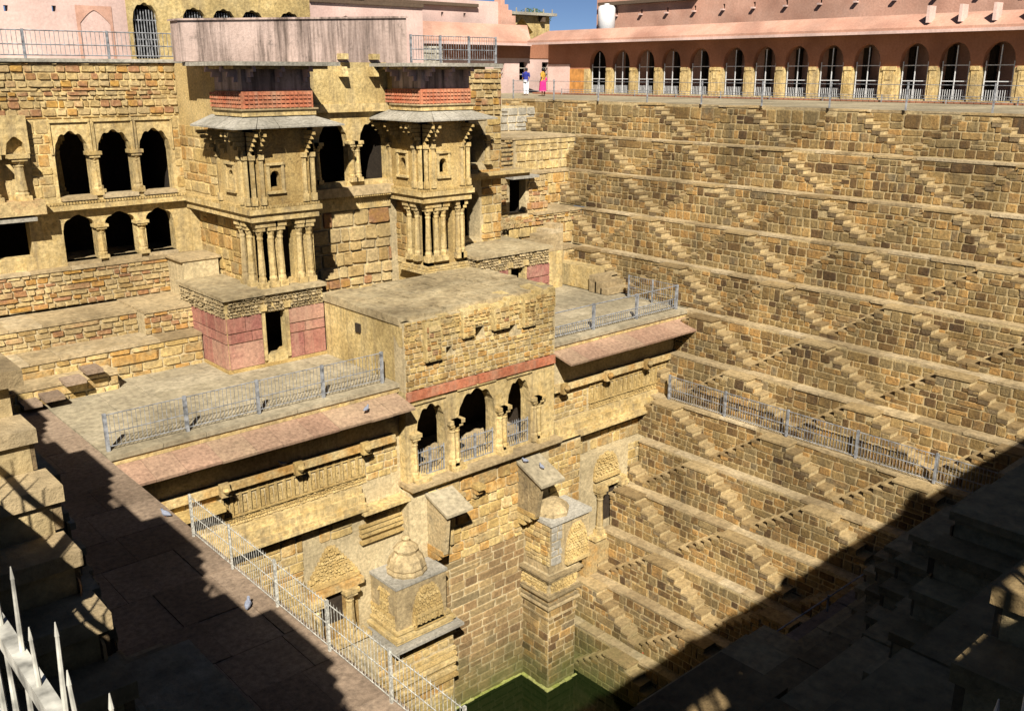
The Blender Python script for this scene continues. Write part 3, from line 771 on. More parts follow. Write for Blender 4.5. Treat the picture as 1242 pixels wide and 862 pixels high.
person('person in mustard top with bright pink scarf walking on the far terrace', 41.4, 43.9, math.radians(110), 'yellowcloth', 'pinkcloth', 'skin', skirt=True, bag='pinkcloth')

# ------------------------------------------------------------------ upper right corner: stepped masonry and small stairs
cw = thing('corner_walls', 'pale rubble corner walls and small stairs between palace and step wall', 'wall', (31, 36, -8.13))
SCo = Stones()
mb = MB()
mb.box(26.9, X0 + 3, 39.0, 41.3, -8, -.36)
mb.box(30.9, X0 - DX - .01, 34.8, 41.4, -8.0, Zk(1) - .05)
mb.box(29.0, X0 - 2 * DX - .01, 34.2, 36.0, -8.2, Zk(2) - .05)
mb.box(31.0, X0 - 3 * DX - .01, 32.2, 35.0, -8.2, Zk(3) - .05)
mb.box(24.5, X0 - 4 * DX - .01, 31.4, 33.0, -8.3, Zk(4) - .05)
mb.build('core_wall', 'goldmortar', cw)
for (x0, x1, y0, y1, k) in ((30.8, X0 - DX + .03, 34.75, 39.0, 1), (29.6, X0 - 2 * DX + .03, 34.15, 34.82, 2), (30.0, X0 - 3 * DX + .03, 32.15, 34.22, 3), (27.2, X0 - 4 * DX + .03, 31.35, 32.22, 4)):
    mb = MB(); mb.box(x0, x1, y0, y1, Zk(k) - .1, Zk(k) + .004); mb.build('ledge', 'ledge', cw)
SCo.add(FY(39.0), courses(27.2, X0, Zk(1) + .01, -.4, .5, .7), 'grey', .05)
SCo.add(FY(34.8), courses(31, X0 - DX, Zk(2) + .01, Zk(1) - .12, .42, .6), 'plainstone', .05)
SCo.add(FY(34.2), courses(29.5, X0 - 2 * DX, Zk(3) + .01, Zk(2) - .12, .42, .7), 'gold', .05)
SCo.add(FY(32.2), courses(28.3, X0 - 3 * DX, Zk(4) + .01, Zk(3) - .6, .42, .7), 'gold', .05)
SCo.add(FY(32.2), courses(27.2, X0 - 3 * DX, Zk(3) - .58, Zk(3) - .12, .18, .22), 'rubble', .06)
SCo.add(FY(31.4), courses(27.0, X0 - 4 * DX, Zk(5) + .01, Zk(4) - .12, .6, .9), 'gold', .05)
SCo.build(cw, limit=140)
# upper little stair, rising to the right
SJ = Stones()
mb = MB(); strip_wall(mb, FY(32.5), 26.9, 31.0, -8, -3.12, -.45, 0, [(28.6, 29.6, -4.85, -3.25)]); mb.box(26.9, 31.0, 34.0, 34.84, -8, -3.12); mb.box(26.9, 28.0, 34.8, 38.4, -8, -3.13); mb.build('core_wall', 'goldmortar', cw)
mb = MB(); mb.box(26.9, 31.05, 32.42, 34.84, -3.12, -3.03); mb.build('ledge', 'ledge', cw)
for j in range(7):
    x = 27.75 + j * .44
    mb = MB(); mb.box(x, 30.95, 34.88, 38.3, -3.12 + j * .21, -3.12 + (j + 1) * .21 - .05); mb.build('riser', 'weathered', cw)
    mb = MB(); mb.box(x - .07, x + .5, 34.84, 38.32, -3.12 + (j + 1) * .21 - .05, -3.12 + (j + 1) * .21); mb.build('step', 'ledge', cw)
    SJ.add(FY(34.88), courses(x, 30.95, -3.1 + j * .21, -3.1 + (j + 1) * .21 - .06, .15, .3), 'rubble', .03)
SJ.add(FY(32.5), cut_holes(courses(26.95, 31.0, -8, -3.14, .26, .36), [(28.5, 29.7, -4.9, -3.15)]), 'rubble', .05)
SJ.build(cw, limit=100)
for j in range(6):
    mb = MB(); x = 27.6 + j * .42; mb.box(x, 30.2, 30.6, 31.4, -6.4 + j * .2, -6.4 + (j + 1) * .2 - .004); mb.build('step', ['ledge'], cw)
mb = MB(); mb.box(24, 30.2, 30.6, 31.39, -8.2, -6.41); mb.build('stair_base', 'plainstone', cw)
# doorway with stone hood
mb = MB(); room(mb, FY(32.5), 28.4, 29.8, -4.9, -3.2, -.46, 1.0); mb.build('doorway', 'dark', cw)
mb = MB(); mb.box(28.3, 29.9, 31.9, 32.6, -3.2, -3.08); mb.build('hood_slab', 'grey', cw)
mb = MB(); mb.box(30.5, 31.8, 29.0, 31.38, -8.1, -7.1); mb.build('landing_block', 'plainstone', cw)
for j in range(3): mb = MB(); mb.box(30.3 - .0, 31.7, 28.9 - .35 * (j + 1), 28.98 - .35 * j, -8.1, -7.35 - .25 * j); mb.build('step', ['ledge'], cw)

# ------------------------------------------------------------------ left wing of the palace
YW = 33.7; FW = FY(YW)
wing = thing('palace_wing', 'left palace wing with three cusped arches over a lower row of openings', 'building', (9, YW, Zk(5)))
SW = Stones()
A = [(9.68, 10.80), (11.06, 12.22), (12.46, 13.60)]
hs = [(a, b_, -2.62, cusped(a, b_, -1.25, -.45)) for a, b_ in A]
lo = [(9.62, 10.70), (10.98, 12.10), (12.40, 13.44)]
hl_ = [(a, b_, -4.78, cusped(a, b_, -3.75, -3.22, 3)) for a, b_ in lo] + [(7.5, 8.6, -4.45, -3.2)]
mb = MB(); strip_wall(mb, FW, 4, 14.0, -3.0, 1.8, -.45, 0, hs + [(4, 7.3, -2.4, roundarch(4.0, 7.3, -1.6, -.6))]); strip_wall(mb, FW, 4, 14.0, -5.2, -3.0, -.45, 0, hl_); mb.fbox(FW, 14.0, 15.2, -8.2, -2.9, -.45, .2); mb.build('arcade_wall', 'plainstone', wing)
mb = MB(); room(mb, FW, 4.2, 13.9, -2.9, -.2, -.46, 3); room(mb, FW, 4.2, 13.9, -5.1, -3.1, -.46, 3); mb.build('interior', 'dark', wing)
for x in (10.93, 12.34): column(wing, x, YW + .1, -2.62, -1.15, .13)
for x in (10.3, 11.6, 13.0): column(wing, x, YW + 2.0, -2.85, -.7, .15, name='inner_column')
for x in (10.84, 12.25): column(wing, x, YW + .05, -4.78, -3.6, .13)
for x, x2 in A:
    mb = MB(); mb.fbox(FW, x - .08, x2 + .08, -.18, -.08, 0, .07); mb.fbox(FW, x - .10, x - .04, -1.2, -.18, 0, .05); mb.fbox(FW, x2 + .04, x2 + .1, -1.2, -.18, 0, .05); mb.build('arch_frame', 'plainstone', wing)
    mb = MB(); mb.fbox(FW, x, x2, -2.72, -2.60, -.5, .22); mb.build('sill', 'ledge', wing)
# side balcony seen edge-on at far left
for x in (7.62, 8.45):
    column(wing, x, YW - .35, -2.55, -1.1, .17)
    mb = MB(); strip_wall(mb, FY(YW - .3), x - .42, x + .42, -1.1, .1, -.25, 0, [(x - .3, x + .3, -1.2, cusped(x - .3, x + .3, -1.05, -.55, 3))]); mb.build('arch_frame', 'plainstone', wing)
mb = MB(); mb.fbox(FW, 6.9, 9.0, -3.0, -2.55, 0, .75); mb.build('balcony_floor', 'rubble', wing)
SW.add(FW, cut_holes(courses(4, 14.0, .02, 1.72, .17, .30, jit=.5), []), 'rubble', .045)
SW.add(FW, cut_holes(courses(8.8, 14.0, -.06, .02, .08, .6), []), 'gold', .03)
SW.add(FW, cut_holes(courses(8.9, 14.0, -2.6, -.08, .34, .5), [(a - .12, b_ + .12, -2.7, 0) for a, b_ in A]), 'gold', .02)
# rope-moulded string course
mb = MB(); mb.fbox(FW, 4, 14, -3.02, -2.86, 0, .28); mb.build('string_course', 'plainstone', wing)
mb = MB()
for i in range(100): mb.fbox(FW, 4 + i * .1, 4.06 + i * .1, -2.84, -2.76, .05, .24)
mb.build('rope_moulding', 'carved', wing)
for (x, x2) in lo:
    mb = MB(); mb.fbox(FW, x, x2, -4.9, -4.78, -.5, .15); mb.build('sill', 'ledge', wing)
mb = MB(); mb.fbox(FW, 4.5, 8.7, -3.2, -3.08, 0, .7); mb.build('hood_slab', 'grey', wing)
# cornice at terrace level, wing and fence on it
mb = MB(); mb.fbox(FW, 4, 14.0, 1.72, 1.83, -5, .12); mb.build('roof_slab', 'grey', wing)
mb = MB(); mb.box(14.0, 16.4, 31.3, 38.0, 1.705, 1.80); mb.build('roof_slab', 'grey', wing)
# lower tiers
def tier(parent, S, x0, x1, y, z0, z1, mat='rubble', cs=(.26, .42), core='goldmortar', back=3.0, ledge=True, proud=.05):
    mb = MB(); mb.box(x0, x1, y, y + back, z0, z1 - .08); mb.build('core_wall', core, parent)
    if ledge:
        mb = MB(); u = x0
        while u < x1 - .01:
            e = min(x1, u + RND.uniform(.8, 1.8)); e = x1 if x1 - e < .4 else e
            mb.box(u, e - .01, y - .05 - RND.uniform(0, .03), y + back, z1 - .09, z1 + RND.uniform(-.01, .01)); u = e
        mb.build('ledge', 'ledge', parent)
    S.add(FY(y), courses(x0, x1, z0 + .01, z1 - .1, cs[0], cs[1], jit=.45), mat, proud)
tier(wing, SW, 4, 14.0, YW - .35, -6.2, -4.9, 'rubble', (.2, .34))
tier(wing, SW, 4, 11.0, 31.6, -7.3, -6.28, 'rubble', (.28, .45))
tier(wing, SW, 11.0, 13.4, 31.0, -8.2, -6.22, 'rubble', (.22, .34))
tier(wing, SW, 4, 12.6, 30.2, -8.3, -7.05, 'gold', (.30, .6))
tier(wing, SW, 4, 9.4, 29.3, -8.3, -7.55, 'gold', (.28, .6), back=.9)
for (x, y, z, a) in ((6.7, 28.95, -7.85, .25), (7.3, 28.9, -7.75, .28), (8.0, 29.1, -7.45, .3), (8.6, 29.2, -7.25, .25)):
    mb = MB(); mb.box(x - a, x + a, y - .35, y + .35, z - .12, z); mb.build('loose_slab', 'pathstone', wing)
SW.build(wing, limit=290, minpx=8)

fence('pale grey railing along the left palace roof with upright bars', (6.6, YW - .05, 1.83), (14.4, YW - .05, 1.83), .85, 4, .14, mat='fence', bar_r=.011, post_r=.035)

# parts of the far rear building, upper left (faces -Y at y = 38)
FB = FY(38.0)
rb = thing('rear_building', 'pink and yellow rear building with cusped black arches at the top left', 'building', (15, 38, 1.8))
mb = MB(); strip_wall(mb, FB, 2, 14.15, 1.7, 5.2, -.4, 0, [(9.9, 10.05, 3.45, 3.65), (11.5, 11.65, 3.5, 3.7)]); mb.build('pink_wall', 'palepink', rb)
mb = MB(); strip_wall(mb, FY(37.97), 12.3, 13.6, 1.7, 3.75, -.02, .0, [(12.42, 13.5, 1.6, lambda u: 3.6 - 1.1 * abs(u - 12.95) ** 1.4)]); mb.build('blind_arch', 'pink', rb)
hs = [(14.35, 15.35, 1.9, cusped(14.35, 15.35, 3.3, 3.95))] + [(a, a + 1.0, 2.2, cusped(a, a + 1.0, 3.3, 3.85)) for a in (16.3, 17.55, 18.8, 20.5)]
mb = MB(); strip_wall(mb, FB, 14.15, 22.0, 1.7, 5.2, -.4, .03, hs); mb.build('arcade_wall', 'yellowplaster', rb)
mb = MB(); strip_wall(mb, FB, 22.0, 28.0, 1.7, 4.3, -.4, .0, [(23.5, 24.1, 2.2, cusped(23.5, 24.1, 3.5, 3.8))]); mb.build('pink_wall', 'palepink', rb)
mb = MB(); mb.fbox(FB, 22.0, 28.0, 4.3, 4.45, -.4, .12); mb.build('beam', 'bark', rb)
mb = MB(); room(mb, FB, 14.2, 25, 1.75, 4.6, -.41, 2.5); mb.build('interior', 'dark', rb)
for (a, b_, c, t_) in hs:
    mb = MB()
    for i in range(9): mb.fbox(FB, a + .05 + i * (b_ - a) / 9, a + .08 + i * (b_ - a) / 9, 1.9, 3.7, -.2, -.17)
    for z in (2.6, 3.3): mb.fbox(FB, a, b_, z, z + .04, -.22, -.18)
    mb.build('grille', 'fence', rb)

# ------------------------------------------------------------------ oriel towers
def oriel(label, x0, x1, yf, yb, band_mat, Zf=-2.9, zlow=-5.9, foot=-8.2, yt=31.0):
    t = thing('oriel_tower', label, 'tower', ((x0 + x1) / 2, yf, zlow), 'oriel towers of the palace'); S = Stones()
    F = FY(yf); G = FX(x0)
    mb = MB()
    wn_ = [((x0 + x1) / 2 - .18 - .4, (x0 + x1) / 2 - .4 + .18, -2.2, -1.7), ]
    wn_ = [(x0 + .75, x0 + 1.1, -2.22, cusped(x0 + .75, x0 + 1.1, -1.85, -1.68, 3))]
    strip_wall(mb, F, x0, x1, -3.0, 1.45, -.25, 0, wn_)
    ym = yf + 1.3
    strip_wall(mb, G, yf, yb, -3.0, 1.45, -.25, 0, [(ym - .2, ym + .16, -2.22, cusped(ym - .2, ym + .16, -1.85, -1.68, 3))])
    mb.box(x1 - .2, x1, yf, yb, -3.0, 1.45); mb.box(x0 + .002, x0 + .5, 31.1, yb + .02, -.3, 1.7) if yb > 32 else None; mb.box(x0 + .3, x1 - .2, yf + .3, yb, -3.0, -2.8); mb.box(x0 + .3, x1 - .2, yf + .3, yb, 1.2, 1.4)
    mb.build('bay_wall', 'carved', t)
    mb = MB(); mb.box(x0 + .3, x1 - .3, yf + 1.8, yf + 1.9, -2.8, 1.2); mb.build('interior', 'dark', t)
    # window frames and pilasters
    mb = MB()
    for u in (x0 + .66, x0 + 1.19): mb.fbox(F, u - .05, u + .05, -2.35, -1.5, 0, .06)
    mb.fbox(F, x0 + .6, x0 + 1.25, -2.42, -2.33, 0, .09); mb.fbox(F, x0 + .6, x0 + 1.25, -1.5, -1.42, 0, .09); mb.build('window_frame', 'plainstone', t); mb = MB()
    for u in (ym - .32, ym + .28): mb.fbox(G, u - .05, u + .05, -2.35, -1.5, 0, .06)
    mb.fbox(G, ym - .38, ym + .34, -2.42, -2.33, 0, .09); mb.fbox(G, ym - .38, ym + .34, -1.5, -1.42, 0, .09)
    mb.build('window_frame', 'plainstone', t)
    for (Fr_, us) in ((F, (x0 + .1, x0 + .42, x1 - .42, x1 - .1)), (G, (yf + .12, yf + .5, yf + 2.1))):
        for u in us:
            mb = MB(); mb.fbox(Fr_, u - .09, u + .09, -2.75, -2.5, 0, .13); mb.fbox(Fr_, u - .06, u + .06, -2.5, -1.3, 0, .09); mb.fbox(Fr_, u - .09, u + .09, -1.3, -1.15, 0, .13); mb.build('pilaster', 'plainstone', t)
    # carved corbels carrying the lower eave
    for (Fr_, us) in ((F, (x0 + .05, x0 + .35, x1 - .3)), (G, (yf + .15, yf + .45, yf + 1.5, yf + 2.3))):
        for u in us:
            mb = MB()
            for q in range(5): mb.fbox(Fr_, u - .05, u + .05, -1.15 + .15 * q, -1.02 + .15 * q, -.01, .12 + .13 * q, top_in=.02)
            mb.build('corbel', 'carved', t)
    # lower eave (grey sloping slabs) all round
    e = .78; zt, zb_ = .05, -.24
    sl = MB()
    def slope(sl, a0, a1, c0, c1, zin, zout, th):
        sl.hexa([a0 + (zin - th,), a1 + (zin - th,), c1 + (zout - th,), c0 + (zout - th,), a0 + (zin,), a1 + (zin,), c1 + (zout,), c0 + (zout,)])
    n = 5
    for i in range(n):
        f0, f1 = i / n, (i + 1) / n - .006
        lx = lambda f, ee: x0 - ee + (x1 - x0 + 2 * ee) * f
        one = MB(); slope(one, (lx(f0, 0), yf), (lx(f1, 0), yf), (lx(f0, e), yf - e), (lx(f1, e), yf - e), zt + RND.uniform(0, .02), zb_, .05); one.build('eave_slab', 'grey', t)
        ly = lambda f, ee: yf - ee + (yt - yf + ee) * f
        one = MB(); slope(one, (x0, ly(f1, 0)), (x0, ly(f0, 0)), (x0 - e, ly(f1, e)), (x0 - e, ly(f0, e)), zt + RND.uniform(0, .02), zb_, .05); one.build('eave_slab', 'grey', t)
        one = MB(); slope(one, (x1, ly(f0, 0)), (x1, ly(f1, 0)), (x1 + e, ly(f0, e)), (x1 + e, ly(f1, e)), zt, zb_, .05)
        if i < 3: one.build('eave_slab', 'grey', t)
    # red carved band, plaster above it, top eave
    mb = MB(); mb.box(x0 - .12, x1 + .12, yf - .12, yt - .5, .06, .24); mb.build('band_moulding', 'plainstone', t)
    mb = MB(); mb.box(x0 - .18, x1 + .18, yf - .18, yt - .5, .24, .29); mb.build('band_moulding', 'ledge', t)
    bd = MB(); bd.box(x0 - .06, x1 + .06, yf - .06, yt - .5, .29, .82)
    for (Fr_, a, b_) in ((F, x0, x1), (G, yf, yf + 2.2)):
        u = a
        while u < b_ - .1:
            for v in (.36, .49, .62, .74): bd.fbox(Fr_, u + .02, u + .13, v - .04, v + .045, .05, .10, top_in=.02)
            u += .16
    bd.build('red_band', band_mat, t)
    mb = MB(); mb.box(x0 - .02, x1 + .02, yf - .02, yt - .5, .84, 1.5); mb.build('plaster_storey', 'stained', t)
    for (Fr_, us) in ((F, (x0 + .2, (x0 + x1) / 2, x1 - .2)), (G, (yf + .3, yf + 1.4))):
        for u in us:
            mb = MB()
            for q in range(3): mb.fbox(Fr_, u - .05, u + .05, 1.1 + .16 * q, 1.26 + .16 * q, .0, .15 + .2 * q, top_in=.03)
            mb.build('corbel', 'palepink', t)
    mb = MB(); mb.box(x0 - .75, x1 + .75, yf - .75, yt + .2, 1.6, 1.72); mb.build('top_eave', 'grey', t)
    mb = MB(); mb.box(x0 - .45, x1 + .45, yf - .45, yt, 1.50, 1.6); mb.build('top_moulding', 'plainstone', t)
    # rope moulding and frieze under the bay
    mb = MB(); mb.box(x0 - .14, x1 + .14, yf - .14, yb, -3.05, -2.88); mb.box(x0 - .05, x1 + .05, yf - .05, yb, -3.3, -3.05); mb.build('frieze', 'plainstone', t)
    mb = MB()
    u = x0 - .1
    while u < x1 + .1: mb.fbox(F, u, u + .06, -2.87, -2.79, 0, .12); u += .1
    u = yf
    while u < yb: mb.fbox(G, u, u + .06, -2.87, -2.79, 0, .12); u += .1
    mb.build('rope_moulding', 'carved', t)
    # lower storey: recessed, with columns
    yl = yf + .35; xl = x0 + .35
    mb = MB(); mb.box(xl, x1 - .1, yl, yb + .4, zlow - 2.3, -3.3) if False else None
    strip_wall(mb, FY(yl), xl, x1, foot, -3.3, -.3, 0, [(x0 + 1.2, x0 + 1.6, zlow + .5, -3.6)]); strip_wall(mb, FX(xl), yl, yb + .4, foot, -3.3, -.3, 0, [])
    mb.build('lower_wall', 'carved', t)
    mb = MB(); mb.box(xl + .31, x1 - .02, yl + 1.7, yl + 1.8, zlow, -3.3); mb.box(xl + .305, xl + .33, yl + .3, yl + 1.7, zlow, -3.3); mb.box(xl, x1, yl + .3, yl + 1.7, -3.32, -3.305); mb.build('interior', 'dark', t)
    for u in (x0 + .32, x0 + .72, x0 + 1.05, x0 + 1.78, x1 - .25): column(t, u, yl - .12, zlow + .3, -3.32, .11)
    for v in (yl + .45, yl + .95): column(t, xl - .12, v, zlow + .3, -3.32, .11)
    for q in range(3):
        mb = MB(); mb.box(xl - .3 + .06 * q, x1 + .1 - .03 * q, yl - .3 + .06 * q, yl + 1.5, zlow + .1 * q - .15, zlow + .1 * q - .07); mb.build('base_moulding', 'plainstone', t)
    SS = S
    SS.add(FX(x0), cut_holes(courses(yf + 2.3, yb, -2.7, -.35, .38, .6), []), 'gold', .02)
    SS.add(FX(xl), courses(yl + 1.3, yb + .3, zlow, -3.4, .4, .55), 'gold', .03)
    if foot < -6: SS.add(FY(yl), courses(xl, x1, zlow - 2.2, zlow - .25, .36, .5), 'gold', .03)
    SS.build(t, limit=80)
    return t
oriel('left oriel tower with red carved band and grey eaves beside the triple arches', 14.0, 16.4, 28.6, 33.9, 'redpaint', foot=-5.62)
oriel('right oriel tower with orange carved band next to the ruined stone pier', 21.0, 23.2, 28.7, 31.0, 'redpaint')

# ------------------------------------------------------------------ centre block between the towers
YM = 31.0; FM = FY(YM)
cb_ = thing('centre_block', 'centre of the palace with two tall dark arches between the oriel towers', 'building', (18.7, YM, Zk(5)))
SM = Stones()
hs = [(18.0, 19.25, -2.55, cusped(18.0, 19.25, -1.15, -.36)), (19.75, 20.95, -2.55, cusped(19.75, 20.95, -1.15, -.36)), (16.6, 17.6, -2.55, cusped(16.6, 17.6, -1.15, -.36))]
mb = MB(); strip_wall(mb, FM, 16.4, 21.0, -3.0, 0.0, -.35, 0, hs); mb.build('arcade_wall', 'plainstone', cb_)
mb = MB(); mb.fbox(FM, 16.4, 21.0, .3, 1.75, -3, .12); mb.build('plaster_wall', 'yellowplaster', cb_)
mb = MB(); mb.fbox(FM, 16.4, 21.0, 0, .3, -.6, .2); mb.build('lintel_beam', 'plainstone', cb_)
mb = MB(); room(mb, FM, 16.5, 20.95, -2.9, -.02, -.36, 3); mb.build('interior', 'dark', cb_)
for x in (19.38, 19.62, 17.7, 17.9): column(cb_, x, YM - .02, -2.55, -1.05, .11)
for x in (18.3, 20.2): column(cb_, x, YM + 1.6, -2.85, -.3, .15, name='inner_column')
mb = MB(); mb.fbox(FM, 16.4, 21, -3.05, -2.72, 0, .35); mb.build('sill', 'ledge', cb_)
mb = MB()
for i in range(46): mb.fbox(FM, 16.4 + i * .1, 16.46 + i * .1, -3.12, -3.03, .05, .33)
mb.build('rope_moulding', 'carved', cb_)
mb = MB(); mb.fbox(FM, 16.1, 21.9, -8.3, -3.1, -1, -.02); mb.build('core_wall', 'goldmortar', cb_)
SM.add(FM, courses(16.5, 21, -8, -3.6, .42, .55, jit=.4), 'rubble', .07)
mb = MB(); mb.fbox(FM, 16.4, 21, -3.6, -3.15, -.1, .08); mb.build('plain_band', 'plainstone', cb_)
for x in (18.9, 20.2):
    mb = MB(); mb.fbox(FM, x, x + .22, 1.25, 1.6, .1, .5, top_in=.1); mb.build('spout', 'yellowplaster', cb_)
SM.build(cb_, limit=110)
# parapet block above
pp = thing('parapet_block', 'long pink stained parapet wall with dark streaks above the oriel towers', 'wall', (17, 30.8, 1.8))
mb = MB(); mb.hexa([(13.1, 30.9, 1.74), (22.0, 30.9, 1.74), (22.0, 31.5, 1.74), (13.1, 31.5, 1.74), (13.1, 30.9, 2.98), (22.0, 30.9, 3.36), (22.0, 31.5, 3.36), (13.1, 31.5, 2.98)]); mb.build('wall_face', 'stained', pp)
mb = MB(); mb.hexa([(13.04, 30.84, 2.983), (22.06, 30.84, 3.363), (22.06, 31.56, 3.363), (13.04, 31.56, 2.983), (13.04, 30.84, 3.04), (22.06, 30.84, 3.43), (22.06, 31.56, 3.43), (13.04, 31.56, 3.04)]); mb.build('coping', 'stained', pp)
for x in (18.9, 20.25):
    mb = MB(); mb.box(x, x + .3, 30.6, 30.9, 1.85, 2.05); mb.build('spout', 'yellowplaster', pp)

# ruined stone pier and right arch
pr = thing('stone_pier', 'rough yellow stone pier with a tall dark arch right of the towers', 'tower', (25, 31, Zk(5)))
SP = Stones()
mb = MB(); strip_wall(mb, FY(31.0), 23.2, 26.8, -8.3, 1.55, -.9, 0, [(24.9, 25.85, -2.25, cusped(24.9, 25.85, -1.2, -.6)), (24.75, 25.6, -5.4, cusped(24.75, 25.6, -4.0, -3.2, 3))]); mb.box(26.5, 26.8, 31.9, 39.2, -8.3, 1.5); mb.build('core_wall', 'goldmortar', pr)
mb = MB(); room(mb, FY(31.0), 24.3, 26.3, -5.6, -.3, -.91, 1.6); mb.build('interior', 'dark', pr)
mb = MB(); mb.box(23.1, 26.9, 30.95, 39.2, 1.6, 1.74); mb.build('roof_slab', 'grey', pr)
SP.add(FY(31.0), cut_holes(courses(23.9, 26.8, -.3, 1.5, .24, .34), []), 'rubble', .06)
SP.add(FY(31.0), cut_holes(courses(23.2, 26.8, -8, -.35, .36, .5), [(24.8, 25.95, -2.3, -.5), (24.65, 25.7, -5.5, -3.1)]), 'gold', .04)
SP.build(pr, limit=110)
column(pr, 24.78, 30.93, -2.3, -1.1, .12); column(pr, 26.0, 30.93, -2.3, -1.1, .12)
mb = MB(); mb.box(23.4, 28.2, 30.55, 31.0, -2.75, -2.62); mb.box(23.4, 28.2, 30.7, 31.0, -2.9, -2.75); mb.build('string_course', 'plainstone', pr)
fence('grey bar fence on the palace roof behind the right oriel tower', (22.4, 31.2, 1.76), (26.7, 31.2, 1.76), 1.0, 4, .12, mat='fence', bar_r=.01, post_r=.035)
rw = thing('rubble_wall', 'low grey rubble wall behind the roof fence', 'wall', (28, 44, 0)); SG = Stones()
mb = MB(); mb.box(28, 36.5, 47.6, 48.2, 0, 2.9); mb.build('core_wall', 'grey', rw); SG.add(FY(47.6), courses(28, 36.5, .1, 2.9, .3, .4), 'grey', .05); SG.build(rw, limit=40)

# ------------------------------------------------------------------ two roof kiosks on the level-five terrace
def kiosk(label, x0, x1, y0, y1, door, seed):
    t = thing('stone_kiosk', label, 'building', ((x0 + x1) / 2, y0, z5), 'small roofed stair rooms on the palace terrace'); F = FY(y0)
    mb = MB(); strip_wall(mb, F, x0, x1, z5, -5.72, -.3, 0, [(door, door + .75, z5 + .35, -6.3)]); mb.box(x0, x0 + .3, y0 + .3, y1, z5, -5.72); mb.box(x1 - .3, x1, y0 + .3, y1, z5, -5.72); mb.box(x0, x1, y1 - .3, y1, z5, -5.72)
    mb.build('core_wall', 'yellowplaster', t)
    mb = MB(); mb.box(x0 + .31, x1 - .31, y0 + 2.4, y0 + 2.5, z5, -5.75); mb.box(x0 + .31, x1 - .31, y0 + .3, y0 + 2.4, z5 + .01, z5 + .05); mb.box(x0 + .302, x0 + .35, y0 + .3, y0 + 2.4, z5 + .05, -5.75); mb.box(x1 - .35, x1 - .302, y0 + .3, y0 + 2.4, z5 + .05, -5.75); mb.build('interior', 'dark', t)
    mb = MB(); mb.box(x0 - .12, x1 + .12, y0 - .14, y1 + .1, -5.68, -5.56); mb.build('roof_slab', 'roof', t)
    S = Stones()
    S.add(F, courses(x0, x1, -6.28, -5.7, .1, .13), 'weathered', .08); S.add(FX(x0), courses(y0, y1, -6.28, -5.7, .1, .13), 'weathered', .08)
    S.build(t, limit=0)
    mb = MB(); rows = [(z5 + .12, z5 + .95), (z5 + .99, z5 + 1.3), (z5 + 1.34, z5 + 1.83)]
    for r_, (za, zb_) in enumerate(rows):
        for (Fr_, a, b_) in ((F, x0, door - .12), (F, door + .87, x1), (FX(x0), y0, y1)):
            u = a
            while u < b_ - .02:
                e = min(b_, u + RND.uniform(.5, 1.2)); e = b_ if b_ - e < .3 else e
                one = MB(); one.fbox(Fr_, u + .012, e - .012, za, zb_, 0, .05 + RND.uniform(0, .015)); one.build('panel', 'red', t); u = e
    for (Fr_, a, b_) in ((F, door - .12, door), (F, door + .75, door + .87)):
        mb = MB(); mb.fbox(Fr_, a + .003, b_ - .003, z5 + .2, -6.2, 0, .09); mb.build('door_jamb', 'plainstone', t)
        mb = MB(); mb.fbox(Fr_, a - .05, b_ + .05, -6.2, -6.0, 0, .16); mb.build('bracket', 'plainstone', t)
    mb = MB(); mb.box(x0 - .1, x1 + .1, y0 - .12, y1, z5 + .0, z5 + .1); mb.build('plinth', 'carved', t)
    mb = MB(); mb.fbox(F, door, door + .75, z5 + .1, z5 + .38, -.3, .06); mb.build('threshold', 'yellowplaster', t)
kiosk('small square room with red sandstone panels and dark doorway on the left terrace', 12.7, 16.296, 28.4, 31.9, 14.05, 1)
kiosk('small square room with weathered roof slab behind the arched pavilion', 23.3, 27.2, 28.4, 31.8, 25.0, 2)
wk = thing('walkway_wall', 'pale wall top leading from the palace wing to the red panelled room', 'wall', (13.5, 32, -8)); 
mb = MB(); mb.box(12.9, 14.2, 31.95, 33.3, -8.2, -4.95); mb.box(14.0, 17.2, 31.0, 32.0, -8, -5.6); mb.build('core_wall', 'goldmortar', wk)
mb = MB(); mb.box(12.8, 14.3, 31.9, 33.35, -4.94, -4.86); mb.build('coping', 'ledge', wk)

